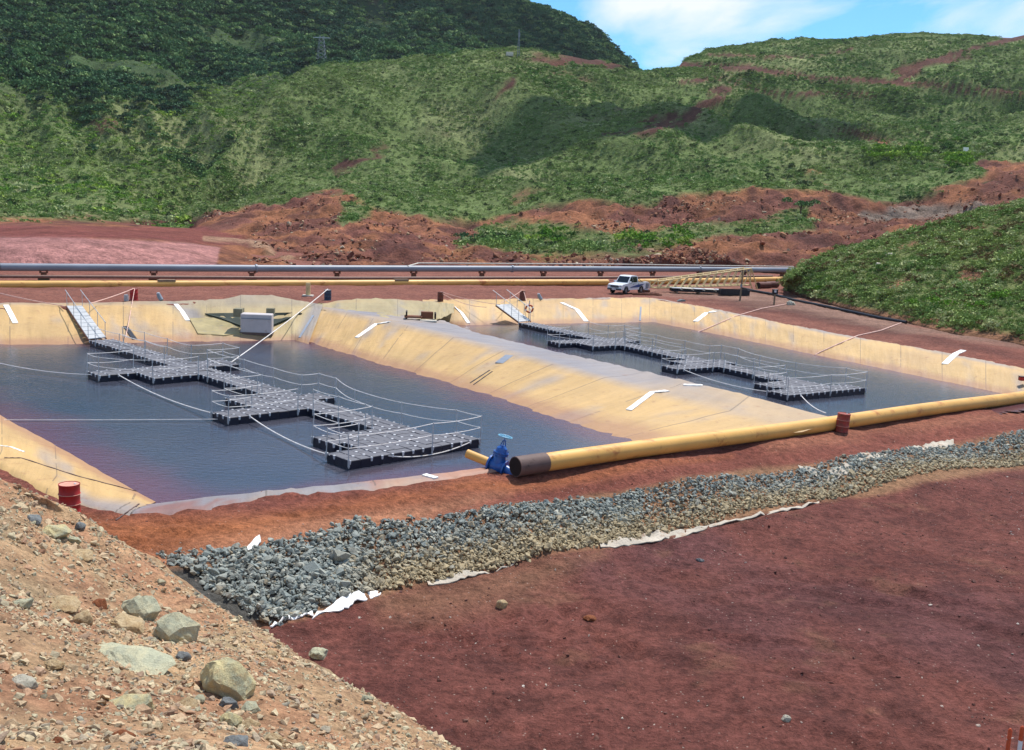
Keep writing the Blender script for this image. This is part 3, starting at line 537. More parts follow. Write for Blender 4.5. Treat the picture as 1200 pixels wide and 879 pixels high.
n2 = smooth(-.2, .4, fbm(mpp[:, 0], mpp[:, 1], 40, 4)); cf = np.array(lin(56, 80, 52)[:3]); cf2 = np.array(lin(82, 104, 62)[:3]); lo_ = smooth(70, 150, myy)[:, None]; cf = cf + (cgr - cf) * lo_; cf2 = cf2 + (cgr2 - cf2) * lo_; mcol = cf + (cf2 - cf) * n2[:, None]
ms = polymask(mxx + fbm(mpp[:, 0], mpp[:, 1], 10) * 14, myy, [(95, 138), (130, 138), (145, 152), (120, 156)], 6) + smooth(.6, .75, fbm(mpp[:, 0], mpp[:, 1] + 200, 30, 4)); mcol = mcol + (crust * .8 - mcol) * np.clip(ms, 0, 1)[:, None] * .8
mount = tag(link('mountain', npmesh('mountain', mpp, gridfaces(360, 260), mcol), MAT['hill'], smooth_=True), kind='structure')
# near hillside on the right
dc = [((919, 336), (920, 334), (924, 329), 100), ((942, 347), (942, 335), (945, 316), 104), ((990, 359.5), (988, 330), (985, 297), 108), ((1050, 372), (1045, 325), (1040, 286), 106), ((1110, 386), (1108, 330), (1105, 269), 103), ((1200, 399), (1200, 325), (1200, 246), 100), ((1345, 432), (1345, 330), (1345, 215), 96)]
cols = []
for b, m_, t_, Y in dc:
    B = G(b[0], b[1], 1.2); T = GY(t_[0], t_[1], Y * 1.15); B0 = G(b[0], b[1] + 4, .7); Mm = GY(m_[0], m_[1], (B[1] * .55 + Y * 1.15 * .45)); d = np.array([T[0], T[1], 0]); d /= np.linalg.norm(d)
    cols.append([B0, B, Mm, T, T + d * 8 + [0, 0, -.8], T + d * 40 + [0, 0, -14]])
dg, dv = terrain(cols, 240, 200, [0, .15, .9, .6, .5, .5]); dp = dg.reshape(-1, 3); dx_, dy_ = PJ(dp)
ds = np.clip(smooth(.18, .42, fbm(dp[:, 0], dp[:, 1], 5, 4)) + (1 - smooth(1.05, 1.25, dv.ravel())), 0, 1); dcol = np.array(lin(128, 138, 82)[:3]) * (1 - ds[:, None]) + np.array(lin(156, 112, 84)[:3]) * ds[:, None]
slope = tag(link('hillside', npmesh('hillside', dp, gridfaces(240, 200), dcol), MAT['hill'], smooth_=True), kind='structure')

# ------------------------------------------------------------------ foreground rubble mound
ml = [(-160, 520, 22, 900, 6.0), (-10, 566, 20.5, 905, 6.4), (50, 603, 20.5, 905, 6.6), (100, 642, 20, 905, 6.9), (178, 690, 19.5, 910, 7.2), (245, 730, 18.2, 915, 7.6), (308, 768, 16.8, 920, 8.0), (392, 818, 15.2, 930, 8.6), (450, 856, 14.2, 940, 9.2), (508, 892, 13.2, 960, 10), (590, 950, 12, 1000, 10.8)]
cols = []
for px, cy_, cY, by, bY in ml:
    T = GY(px, cy_, cY); Bm = GY(px, by, bY); M1 = GY(px, cy_ * .62 + by * .38, cY * .60 + bY * .40); M2 = GY(px, cy_ * .25 + by * .75, cY * .28 + bY * .72); M0 = Bm * 1.; M0[1] -= 3.5; M0[2] += .8
    d = np.array([.55, .83, 0]); cols.append([M0, Bm, M2, M1, T, T + d * .9 + [0, 0, -.35], T + d * 3.4 + [0, 0, -2.4], T + d * 6.5 + [0, 0, -5.5]])
rg, rvv = terrain(cols, 300, 300, [0] * 8); rp = rg.reshape(-1, 3)
rp[:, 2] += -np.abs(fbm(rp[:, 0], rp[:, 1], .34, 3)) * .07 + fbm(rp[:, 0], rp[:, 1], 1.1, 6) * .20 + fbm(rp[:, 0], rp[:, 1], 3.2, 2) * .1; rx_, ry_ = PJ(rp)
n1 = smooth(-.2, .4, fbm(rp[:, 0], rp[:, 1], .9, 5)); n2 = smooth(0, .5, fbm(rp[:, 0] + 9, rp[:, 1], 1.6, 4)); ra = np.array(lin(218, 182, 140)[:3]); rb = np.array(lin(204, 154, 118)[:3]); rc = np.array(lin(190, 178, 140)[:3])
rcol = ra + (rb - ra) * n1[:, None] * .9; rcol = rcol + (rc - rcol) * n2[:, None] * .7
mound = tag(link('rubble_slope', npmesh('rubble_slope', rp, gridfaces(300, 300), rcol), MAT['ground'], smooth_=True), kind='structure')

def area_pts(grid, nu, nv, dens, count):
    f = gridfaces(nu, nv); p = grid[f]; ar = .5 * np.linalg.norm(np.cross(p[:, 2] - p[:, 0], p[:, 3] - p[:, 1]), axis=1); w_ = ar * dens[f].mean(1); ix = rng.choice(len(f), count, p=w_ / w_.sum()); a, b = rng.random((2, count, 1)); q = p[ix]
    return (q[:, 0] * (1 - a) + q[:, 1] * a) * (1 - b) + (q[:, 3] * (1 - a) + q[:, 2] * a) * b

# ------------------------------------------------------------------ stones
def hull(n, sx, sy, sz, seed):
    r = np.random.default_rng(seed); bm = bmesh.new(); p = r.normal(size=(n, 3)); p /= np.linalg.norm(p, axis=1)[:, None]; p *= r.uniform(.8, 1.05, (n, 1)) * [sx, sy, sz]
    for q in p: bm.verts.new(q)
    res = bmesh.ops.convex_hull(bm, input=bm.verts); bmesh.ops.delete(bm, geom=[g for g in res['geom_interior'] if isinstance(g, bmesh.types.BMVert)], context='VERTS')
    bmesh.ops.triangulate(bm, faces=bm.faces); bm.verts.index_update(); v = np.array([q.co[:] for q in bm.verts]); f = np.array([[a.index for a in q.verts] for q in bm.faces]); bm.free(); return v, f
protos = [hull(13, 1, .5 + .45 * random.random(), .38 + .35 * random.random(), 100 + i) for i in range(9)]
pmesh = {}
def stone_mesh(i, mat):
    k = (i, mat)
    if k not in pmesh: me = npmesh('stone', *protos[i]); me.materials.append(MAT[mat]); pmesh[k] = me
    return pmesh[k]
def rotmats(n, tilt=1.):
    a = rng.uniform(0, 2 * np.pi, n); b = rng.normal(0, .45 * tilt, n); c_ = rng.normal(0, .45 * tilt, n); R_ = np.zeros((n, 3, 3))
    ca, sa, cb, sb, cc, sc_ = np.cos(a), np.sin(a), np.cos(b), np.sin(b), np.cos(c_), np.sin(c_)
    R_[:, 0, 0] = ca * cb; R_[:, 0, 1] = ca * sb * sc_ - sa * cc; R_[:, 0, 2] = ca * sb * cc + sa * sc_; R_[:, 1, 0] = sa * cb; R_[:, 1, 1] = sa * sb * sc_ + ca * cc; R_[:, 1, 2] = sa * sb * cc - ca * sc_
    R_[:, 2, 0] = -sb; R_[:, 2, 1] = cb * sc_; R_[:, 2, 2] = cb * cc; return R_
def stones(name, pts, size, mat, dust=None, parent=None, tilt=1.):
    n = len(pts); R_ = rotmats(n, tilt); pk = rng.integers(0, len(protos), n); V = []; Fc = []; Cc = []; Dd = []; off = 0; t = rng.random(n)
    if dust is None: dust = np.zeros(n)
    for k, (pv, pf) in enumerate(protos):
        ix = np.where(pk == k)[0]
        if not len(ix): continue
        v = np.einsum('nij,vj->nvi', R_[ix], pv) * np.asarray(size)[ix, None, None] + np.asarray(pts)[ix, None]; f = pf[None] + (np.arange(len(ix)) * len(pv))[:, None, None] + off
        V.append(v.reshape(-1, 3)); Fc.append(f.reshape(-1, 3)); Cc.append(np.repeat(t[ix], len(pv))); Dd.append(np.repeat(dust[ix], len(pv))); off += len(ix) * len(pv)
    V = np.concatenate(V); Fc = np.concatenate(Fc); cc = np.concatenate(Cc); me = npmesh(name, V, Fc, np.repeat(cc[:, None], 3, 1))
    a = me.attributes.new('dust', 'FLOAT', 'POINT'); a.data.foreach_set('value', np.concatenate(Dd).astype(np.float32)); o = link(name, me, MAT[mat], parent); o['kind'] = 'stuff'; return o
def stone_at(p, size, mat, parent, name='stone', i=None):
    o = bpy.data.objects.new(name, stone_mesh(random.randrange(len(protos)) if i is None else i, mat)); C.objects.link(o); o.parent = parent; o.location = p; o.scale = (size,) * 3
    o.rotation_euler = (random.gauss(0, .4), random.gauss(0, .4), random.uniform(0, 6.28)); return o
# rock bank: from the crest of the berm down to the lower yard
bt = resample([onground(x, y)[:] for x, y in BANKT], 400); bb = resample([onground(x, y)[:] for x, y in [(300, 732), (330, 728), (440, 690), (520, 678), (600, 655), (700, 640), (820, 617), (1000, 580), (1200, 546), (1400, 512)]], 400)
bank = thing('rock_bank', 'long bank of loose grey broken stones running along the berm above the lower yard', 'rock bank')
n = 23000; t = np.where(rng.random(n) < .25, rng.random(n) * .28, rng.random(n)); s = rng.random(n) ** .9; i = t * 398; i0 = i.astype(int); fr = (i - i0)[:, None]; A_ = bt[i0] * (1 - fr) + bt[i0 + 1] * fr; B_ = bb[i0] * (1 - fr) + bb[i0 + 1] * fr
P = A_ * (1 - s[:, None]) + B_ * s[:, None]; P += rng.normal(0, .05, P.shape); P[:, 2] = gz(P[:, 0], P[:, 1]) + rng.uniform(.0, .10, n)
px_, py_ = PJ(P); sz = rng.lognormal(-2.52, .36, n) * np.where(px_ < 430, 1.08, .92); du = np.clip(smooth(.35, .85, s + rng.normal(0, .12, n)) * smooth(380, 480, px_) + .15 * rng.random(n), 0, 1)
score = np.where((px_ < 0) | (px_ > 1200) | (py_ > 879), 1e9, np.linalg.norm(P - [0, 0, 10], axis=1) / sz); mr_ = (px_ > 185) & (py_ < 760); score = np.where(mr_, score, 1e9); order = np.argsort(score); big = order[:300]; rest = order[300:]
for k in big:
    o = stone_at(P[k], sz[k], 'riprap', bank); o['dust'] = float(du[k])
stones('loose_stones', P[rest], sz[rest], 'riprap', du[rest], bank)
o = tag(stone_at(onground(397, 656, .12), .36, 'riprap', None, 'rock', 3), 'single large pale rounded boulder among the smaller bank stones', 'rock'); o['dust'] = .3
# rubble on the mound
bvh = BVHTree.FromPolygons([tuple(q) for q in rp.tolist()], gridfaces(300, 300).tolist())
def cast(px, py, tree=bvh):
    d = Vector(ray(px, py)).normalized(); h = tree.ray_cast(Vector((0, 0, HC)), d); return h[0], h[1], h[3]
def boulder_mesh(seed, sx, sy, sz_):
    bm = bmesh.new(); r = np.random.default_rng(seed); p = r.normal(size=(26, 3)); p /= np.linalg.norm(p, axis=1)[:, None]; p *= r.uniform(.72, 1.05, (26, 1)) * [sx, sy, sz_]
    for q in p: bm.verts.new(q)
    res = bmesh.ops.convex_hull(bm, input=bm.verts); bmesh.ops.delete(bm, geom=[g for g in res['geom_interior'] if isinstance(g, bmesh.types.BMVert)], context='VERTS')
    bmesh.ops.subdivide_edges(bm, edges=bm.edges, cuts=3, use_grid_fill=True); bmesh.ops.smooth_vert(bm, verts=bm.verts, factor=.45, use_axis_x=True, use_axis_y=True, use_axis_z=True); bmesh.ops.triangulate(bm, faces=bm.faces)
    for v in bm.verts:
        k = fbm(np.array([v.co.x * 1.3 + v.co.z]), np.array([v.co.y * 1.3 - v.co.z]), .3, 4)[0] * .12; v.co += v.co.normalized() * float(k)
    me = bpy.data.meshes.new('rock'); bm.to_mesh(me); bm.free(); return me
def M_rock(name, c1, c2, c3):
    m = Mat(name, .9, spec=.2); a = m.noise(1.3, 6, .6, m.obj, None, .6); b = m.noise(6, 8, .7, m.obj); d = m.noise(30, 5, .7, m.obj)
    c = m.mix(m.ramp(a, .42, .58), c1, c2); c = m.mix(m.ramp(b, .52, .66), c, c3); c = m.mix(m.ramp(d, .3, .7), m.mix(1., c, .75, 'MULTIPLY'), m.mix(1., c, 1.18, 'MULTIPLY')); m.color(c); m.bump(m.mix(.4, b, d), .06, .9); return m.m
RK = dict(gg=M_rock('grey_green_rock', lin(186, 186, 158, .88), lin(204, 196, 160, .88), lin(160, 160, 140, .88)), cr=M_rock('cream_rock', lin(216, 190, 148), lin(200, 168, 122), lin(176, 140, 104)), yg=M_rock('yellow_green_rock', lin(216, 200, 148, .88), lin(184, 182, 150, .88), lin(196, 172, 128, .88)),
          ru=M_rock('rust_rock', lin(166, 100, 62), lin(140, 80, 52), lin(110, 66, 48)), gr=M_rock('grey_rock', lin(148, 152, 152), lin(126, 130, 132), lin(160, 156, 148)), wh=M_rock('pale_rock', lin(214, 206, 186), lin(196, 190, 170), lin(160, 140, 120)))
def boulder(px, py, w_, h_, mat, label, seed, rz=0, tree=bvh, emb=.85, surf=None):
    if surf is None: hit, nrm, dist = cast(px, py + h_ * .25, tree)
    else: hit = surf; dist = (surf - Vector((0, 0, HC))).length
    s_ = dist / F; w2 = w_ * s_ / 2; h2 = h_ * s_ / 2; me = boulder_mesh(seed, 1, .8, max(.22, min(1.1, h2 / w2 * 1.0))); me.materials.append(RK[mat]); o = bpy.data.objects.new('rock', me); C.objects.link(o)
    o.scale = (w2,) * 3; o.location = hit + Vector((0, 0, h2 * (1 - emb) * .8)); o.rotation_euler = (random.gauss(0, .08), random.gauss(0, .08) , rz); return tag(o, label, 'rock')
BL = [(163, 706, 52, 46, 'gg', 'smooth grey green boulder, upper of the two big ones in the middle of the slope'), (206, 734, 58, 56, 'gg', 'large grey green boulder lying lower right of its smooth twin'), (148, 730, 52, 34, 'cr', 'cream boulder tucked left of the two big grey green boulders'),
      (268, 790, 78, 70, 'yg', 'biggest boulder of the slope with yellow left face and grey green right face'), (152, 772, 104, 16, 'gg', 'long low flat grey green slab half buried under the twin boulders'), (156, 820, 62, 30, 'yg', 'elongated pale yellow boulder left below the biggest boulder'),
      (27, 797, 38, 22, 'wh', 'whitish boulder near the left edge of the picture'), (117, 706, 22, 17, 'ru', 'rust orange stone just left of the upper grey green boulder'), (62, 622, 40, 22, 'yg', 'yellowish rock on the mound crest right below the red drum'), (94, 615, 15, 14, 'gr', 'small blue grey round stone at the foot of the red drum'),
      (95, 648, 36, 16, 'cr', 'cream yellow stone on the upper slope below the red drum'), (76, 705, 46, 18, 'cr', 'low cream stone on the left slope beside the rust orange stone'), (98, 723, 30, 24, 'cr', 'tan cream block below the rust orange stone'), (26, 706, 34, 14, 'gg', 'flat grey green stone low by the left edge'),
      (64, 778, 30, 14, 'cr', 'small beige slab right of the whitish boulder'), (214, 768, 22, 18, 'gr', 'small dark grey block just under the lower twin boulder'), (270, 842, 34, 26, 'yg', 'yellow stone in the cluster under the biggest boulder'), (293, 848, 26, 18, 'cr', 'cream stone at the right of the cluster under the biggest boulder'),
      (268, 822, 26, 22, 'gr', 'grey stone between the biggest boulder and the yellow one'), (292, 828, 30, 20, 'gg', 'greenish stone touching the foot of the biggest boulder on its right'), (145, 862, 34, 16, 'ru', 'brown slab near the lower edge of the slope'), (68, 868, 16, 14, 'ru', 'rust coloured cube shaped stone near the lower left corner'),
      (276, 868, 36, 14, 'gr', 'bluish grey flat stone at the bottom of the picture'), (318, 866, 30, 20, 'cr', 'light brown stone at the bottom right of the stone cluster'), (233, 818, 20, 12, 'gg', 'small pale green pebble left of the biggest boulder foot'), (222, 822, 26, 10, 'cr', 'small pinkish sliver of rock beside the elongated yellow boulder'),
      (317, 765, 20, 13, 'cr', 'orange tan stone on the outer face of the mound right of the boulders'), (40, 607, 22, 14, 'gr', 'dark grey stone on the left crest of the mound'), (84, 632, 24, 12, 'gg', 'greenish stone under the yellowish crest rock')]
for k, (px, py, w_, h_, mt, lb) in enumerate(BL): boulder(px, py, w_, h_, mt, lb, 40 + k, random.uniform(-.4, .4))
boulder(372, 763, 36, 19, 'gg', 'flat grey stone lying alone on the dark red yard at the foot of the mound', 91, .1, surf=onground(372, 769))
boulder(588, 706, 17, 15, 'cr', 'small greenish beige stone on the dark red yard below the rock bank', 92, .1, surf=onground(588, 710))
boulder(820, 655, 12, 7, 'gr', 'small grey stone on the maroon yard below the long geotextile strip', 93, 0, surf=onground(820, 657))
boulder(692, 722, 20, 9, 'ru', 'dark brown clod of earth on the maroon yard', 94, 0, surf=onground(692, 725))
boulder(922, 840, 14, 9, 'wh', 'pale pebble alone near the bottom of the maroon yard', 95, 0, surf=onground(922, 843))
boulder(430, 818, 18, 12, 'gg', 'small grey green stone on the lower flank of the mound', 96, 0)
# many smaller stones of the mound
sel = ((rvv.ravel() > 1.1) & (rvv.ravel() < 5.6) & (rx_ > -60) & (ry_ < 930)); NG = 26000; P = area_pts(rp, 300, 300, sel / (np.linalg.norm(rp - [0, 0, 10], axis=1) ** 1.0) + 1e-9, NG)
dd = np.linalg.norm(P - [0, 0, 10], axis=1); sz = rng.lognormal(-3.6, .62, NG) ; sz = np.clip(sz, .008, .13); clu = fbm(P[:, 0], P[:, 1], 1.2, 3); keep = rng.random(NG) < smooth(-.35, .25, clu) * .8 + .2
P = P[keep]; sz = sz[keep]; dd = dd[keep]; qx, qy = PJ(P); P[:, 2] += sz * .1
vis = (qx > 0) & (qx < 1200) & (qy < 879); order = np.argsort(-(sz / dd * vis)); big = order[:260]; rest = order[260:]
for k in big:
    o = stone_at(P[k], sz[k], 'rubble', mound); o['dust'] = .2
cl_ = [(40, 596, 45, 20, 26), (90, 650, 45, 22, 22), (60, 630, 40, 14, 16), (180, 740, 60, 40, 22), (270, 850, 60, 24, 26), (150, 690, 60, 20, 14), (60, 800, 50, 40, 12), (330, 820, 60, 30, 10), (30, 720, 30, 30, 10)]
for cx_, cy_, wx_, wy_, cn in cl_:
    for q in range(cn):
        h_ = cast(random.gauss(cx_, wx_ * .5), random.gauss(cy_, wy_ * .5))
        if h_[0] is not None: o = stone_at(h_[0], h_[2] / F * random.uniform(3.2, 9.5), 'rubble', mound); o['dust'] = .25
stones('gravel', P[rest], sz[rest], 'rubble', parent=mound)
# pebbles and clods on the yard and berm
n = 30000; X = rng.uniform(-6, 34, n); Y = rng.uniform(12, 46, n); z = gz(X, Y); Pq = np.stack([X, Y, z], 1); qx, qy = PJ(Pq); ok = inpoly(qx, qy, floor) & (rng.random(n) < .25 + .9 * smooth(-.1, .4, fbm(X, Y, 3, 3))); Pq = Pq[ok]
o = stones('pebbles', Pq, np.clip(rng.lognormal(-3.85, .62, len(Pq)), .006, .13), 'pebble'); o['label'] = 'pebbles and clods strewn over the maroon yard'; o['category'] = 'pebbles'
n = 2600; X = rng.uniform(-14, 34, n); Y = rng.uniform(20, 46, n); z = gz(X, Y); Pq = np.stack([X, Y, z], 1); qx, qy = PJ(Pq); ok = inpoly(qx, qy, [(150, 612), (560, 566), (1210, 480), (1210, 502), (600, 588), (200, 655)]) & (rng.random(n) < .5); Pq = Pq[ok]
o = stones('pebbles', Pq, np.clip(rng.lognormal(-4.1, .5, len(Pq)), .006, .07), 'pebble'); o['label'] = 'scattered pebbles on the red berm in front of the yellow pipe'; o['category'] = 'pebbles'
# broken stones of the cut banks and hillside
ok = np.where((soil > .6) & (rv > 1.6) & (rv < 5) & (hy > 205) & (hx > 240) & (hx < 1210) & ~inpoly(hx, hy, [(-300, 256), (290, 262), (300, 320), (-300, 320)]))[0]; wgt = smooth(-.2, .5, fbm(hp[ok, 0], hp[ok, 1], 8, 4)) + .05; ct = rng.choice(ok, 7000, p=wgt / wgt.sum()); P = hp[ct] + rng.normal(0, .5, (7000, 3)) * [1, 1, 0]
o = stones('bank_rubble', P, np.clip(rng.lognormal(-1.25, .5, 7000), .1, 1.1), 'cutrock'); o['label'] = 'broken reddish rock and rubble covering the cut banks beyond the pipes'; o['category'] = 'rubble'
for k, (px, py, w_, h_) in enumerate([(985, 305, 12, 6), (1000, 301, 8, 6), (1030, 309, 10, 6), (1043, 298, 12, 8), (1110, 350, 6, 4), (1137, 375, 7, 5)]):
    tr = BVHTree.FromPolygons([tuple(q) for q in dp.tolist()], gridfaces(240, 200).tolist()) if k == 0 else tr
    if cast(px, py + 2, tr)[0]: boulder(px, py, w_, h_, 'wh', ['whitish rock on the near hillside, leftmost of the upper cluster', 'pale rock beside the leftmost white one on the near hillside', 'off white rock in the middle of the near hillside top', 'orange tinged pale rock near the hillside top edge', 'pale stone low on the near hillside among shrubs', 'pale stone at the foot of the near hillside'][k], 120 + k, 0, tr)

# ------------------------------------------------------------------ vegetation
def leaf_mesh(name, n, seed, size=.22, h=.8, core=True, mat=None, k=3):
    r = np.random.default_rng(seed); V = []; Fc = []
    lob = r.normal(size=(5, 3)) * [.42, .42, .2] + [0, 0, h * .5]
    for i in range(n):
        d = r.normal(size=3); d /= np.linalg.norm(d); d[2] = abs(d[2]) * .9 - .1; c_ = lob[r.integers(5)] + d * r.uniform(.35, .55) * np.array([1, 1, .8]); c_[2] = max(c_[2], .02)
        a = r.normal(size=3) + d * .5; a /= np.linalg.norm(a); b = np.cross(a, r.normal(size=3)); b /= np.linalg.norm(b); s_ = size * r.uniform(.6, 1.3); m = len(V)
        V += [c_ - a * s_, c_ + b * s_ * .55, c_ + a * s_, c_ - b * s_ * .55]; Fc.append((m, m + 1, m + 2, m + 3))
    me = bpy.data.meshes.new(name); me.from_pydata([tuple(q) for q in V], [], Fc); me.materials.append(mat); me.update(); return me
def scatter(name, pts, scales, protos_, zs=None):
    pc = bpy.data.collections.new(name + '_kinds')
    for m in protos_: pc.objects.link(bpy.data.objects.new(m.name, m))
    me = bpy.data.meshes.new(name); me.vertices.add(len(pts)); me.vertices.foreach_set('co', np.asarray(pts, np.float32).ravel())
    for nm, val in (('sc', scales), ('rz', rng.uniform(0, 6.28, len(pts)))): a = me.attributes.new(nm, 'FLOAT', 'POINT'); a.data.foreach_set('value', np.asarray(val, np.float32))
    a = me.attributes.new('pk', 'INT', 'POINT'); a.data.foreach_set('value', rng.integers(0, len(protos_), len(pts)).astype(np.int32)); me.update()
    o = bpy.data.objects.new(name, me); C.objects.link(o); ng = bpy.data.node_groups.new(name, 'GeometryNodeTree'); ng.interface.new_socket('Geometry', in_out='INPUT', socket_type='NodeSocketGeometry'); ng.interface.new_socket('Geometry', in_out='OUTPUT', socket_type='NodeSocketGeometry')
    n = ng.nodes; l = ng.links; gi = n.new('NodeGroupInput'); go = n.new('NodeGroupOutput'); io = n.new('GeometryNodeInstanceOnPoints'); ci = n.new('GeometryNodeCollectionInfo'); ci.inputs[0].default_value = pc; ci.inputs['Separate Children'].default_value = True; ci.inputs['Reset Children'].default_value = True
    def at(nm, t): q = n.new('GeometryNodeInputNamedAttribute'); q.data_type = t; q.inputs[0].default_value = nm; return q.outputs[0]
    cx_ = n.new('ShaderNodeCombineXYZ'); l.new(at('rz', 'FLOAT'), cx_.inputs[2]); l.new(gi.outputs[0], io.inputs['Points']); l.new(ci.outputs[0], io.inputs['Instance']); io.inputs['Pick Instance'].default_value = True
    l.new(at('pk', 'INT'), io.inputs['Instance Index']); l.new(cx_.outputs[0], io.inputs['Rotation']); l.new(at('sc', 'FLOAT'), io.inputs['Scale']); l.new(io.outputs[0], go.inputs[0])
    md = o.modifiers.new('scatter', 'NODES'); md.node_group = ng; o['kind'] = 'stuff'; return o
scr = [leaf_mesh('scrub_bush', 60, 5 + i, .2, .7, mat=MAT['scrub']) for i in range(4)]
vis = (hx > -40) & (hx < 1240) & (hy > -10) & (hy < 330) & (rv < 7.6)
dn = (1 - soil) ** 2 * vis * (.35 + smooth(-.3, .4, fbm(hp[:, 0], hp[:, 1], 18, 4))) * np.where(rv < 2.2, .35, 1)
P = area_pts(hp, 620, 420, dn + 1e-9, 120000); P[:, 2] -= .08; s_ = np.clip(rng.lognormal(-.62, .45, len(P)), .22, 2.2) * (.8 + .5 * smooth(0, .5, fbm(P[:, 0], P[:, 1], 25, 3)))
o = scatter('scrub', P, s_, scr); o['label'] = 'low green maquis scrub covering the middle hill and the ridge'; o['category'] = 'scrub'
hgx, hgy = PJ(P)
# bright green bushes in the gully and along the road
br = [leaf_mesh('bright_bush', 70, 35 + i, .19, .8, mat=MAT['bright']) for i in range(2)]
P = []
for bx, by, wd, hh, cnt in [(1060, 178, 50, 10, 70), (1120, 185, 22, 16, 40), (1050, 108, 18, 5, 14), (240, 245, 14, 8, 0), (780, 282, 60, 6, 20), (640, 280, 40, 7, 12)]:
    for q in range(cnt):
        i_ = np.argmin((hx - rng.normal(bx, wd * .4)) ** 2 + (hy - rng.normal(by, hh * .5)) ** 2); P.append(hp[i_])
o = scatter('bright_bushes', np.array(P), rng.uniform(.9, 2.2, len(P)), br); o['label'] = 'brighter yellow green bushes growing below the hill track and on the banks'; o['category'] = 'bushes'
fst = [leaf_mesh('forest_crown', 110, 15 + i, .2, .9, mat=MAT['forest']) for i in range(4)]
scr2 = scr + br[:1]
mvis = (mxx > -60) & (mxx < 800) & (myy > -60) & (myy < 275)
fw = smooth(-.15, .2, fbm(mpp[:, 0], mpp[:, 1], 60, 4) + .5 * smooth(170, 70, myy) + .35 * smooth(150, 260, mxx) - .3)
wod = smooth(-.12, .22, fbm(mpp[:, 0] + 40, mpp[:, 1], 55, 4) + .62 * smooth(140, 50, myy) - .36 + .22 * np.exp(-((mxx - 225) / 30) ** 2))
P = area_pts(mpp, 360, 260, (wod * mvis) + 1e-9, 24000); P[:, 2] -= .4; px_, py_ = PJ(P)
o = scatter('forest', P, rng.uniform(1.3, 3.6, len(P)) * (.7 + .5 * smooth(190, 60, py_)), fst); o['label'] = 'dense dark forest covering the mountain at upper left'; o['category'] = 'forest'
P = area_pts(mpp, 360, 260, ((1 - wod * .8) * mvis) * np.where(mr < 3.2, 1, .3) + 1e-9, 60000); P[:, 2] -= .1
o = scatter('scrub', P, np.clip(rng.lognormal(-.3, .45, len(P)), .3, 2.6), scr2); o['label'] = 'green scrub on the lower left flank of the mountain'; o['category'] = 'scrub'
shr = [leaf_mesh('low_shrub', 90, 55 + i, .17, .75, mat=MAT['shrub']) for i in range(4)]
dvv = dv.ravel(); P = area_pts(dp, 240, 200, ((1 - ds * .9) * (dvv > 1.0) * (dvv < 4.2)) * (.12 + smooth(-.2, .3, fbm(dp[:, 0], dp[:, 1], 4, 4))) + 1e-9, 42000); P[:, 2] -= .04
o = scatter('low_shrubs', P, np.clip(rng.lognormal(-1.65, .55, len(P)), .08, .9), shr); o['label'] = 'low grey green heath covering the near hillside on the right'; o['category'] = 'shrubs'
def plant(name, label, group, loc, s_, mat, seed, trunk=False):
    r = thing(name, label, 'tree' if trunk else 'shrub', loc, random.uniform(0, 6), group)
    if trunk:
        mb = MB(); mb.tube([(0, 0, -.3), (.03, .02, s_ * .6), (.1 * s_, 0, s_ * 1.1)], [.09 * s_, .06 * s_, .03 * s_], 6)
        for a in range(4): th = a * 1.6; mb.tube([(.02, 0, s_ * (.45 + .1 * a)), (math.cos(th) * s_ * .5, math.sin(th) * s_ * .5, s_ * (.9 + .1 * a))], [.045 * s_, .015 * s_], 5)
        mb.build('trunk', MAT['bark'], r); me = leaf_mesh('crown', 420, seed, .12, .9, mat=mat); c_ = link('crown', me, None, r); c_.location = (0, 0, s_ * .75); c_.scale = (s_ * .95,) * 3
    else:
        mb = MB()
        for a in range(5): th = a * 1.26; mb.tube([(0, 0, -.05), (math.cos(th) * .3 * s_, math.sin(th) * .3 * s_, .5 * s_)], [.03 * s_, .01 * s_], 4)
        mb.build('stem', MAT['bark'], r); me = leaf_mesh('foliage', 260, seed, .12, .8, mat=mat); c_ = link('foliage', me, None, r); c_.scale = (s_,) * 3
    return r
for k, (px, py, s_) in enumerate(sorted([(960, 342, .9), (985, 345, .8), (1005, 352, 1.0), (1032, 350, 1.0), (1055, 345, 1.1), (1068, 360, .9), (1088, 375, 1.0), (1105, 362, 1.2), (1125, 385, 1.0), (1140, 366, 1.1), (1160, 388, 1.1), (1172, 352, 1.2), (1192, 392, 1.1), (1080, 330, 1.0), (1130, 340, 1.1), (1190, 330, 1.2), (1030, 320, .9), (1150, 315, 1.1)])):
    h = cast(px, py, tr)[0]
    if h: plant('shrub', ('bright green' if k % 3 == 0 else 'grey green') + ' rounded shrub on the near hillside, ' + ORD[k] + ' large one from the left', 'larger shrubs on the near hillside', h, s_ * .95, MAT['bright'] if k % 3 == 0 else MAT['shrub'], 200 + k)
h = onground(925, 345); plant('shrub', 'tall dark green shrub at the left foot of the near hillside, by the pipe mouths', None, onground(944, 343), 1.1, MAT['shrub'], 230)
i_ = np.argmin((hx - 938) ** 2 + (hy - 253) ** 2); plant('tree', 'lone dark round tree on the green strip of the cut bank, beside the gravel track', None, Vector(hp[i_]), 2.4, MAT['forest'], 231, True)
i_ = np.argmin((hx - 545) ** 2 + (hy - 283) ** 2); plant('shrub', 'dark green bush at the left end of the green strip on the red bank', None, Vector(hp[i_]), 1.9, MAT['forest'], 232)
for k, (px, py) in enumerate([(606, 5), (622, 10), (640, 17), (655, 22), (668, 27), (684, 33), (697, 40), (706, 44), (716, 54), (724, 62), (731, 70), (738, 77)]):
    q = GY(px, py + 3, 705 * HS - 6); plant('tree', 'dark tree on the mountain skyline against the sky, ' + ORD[k] + ' going down from the top', 'skyline trees of the mountain', Vector(q) - Vector((0, 0, 3.5)), 4.2, MAT['forest'], 240 + k, True)

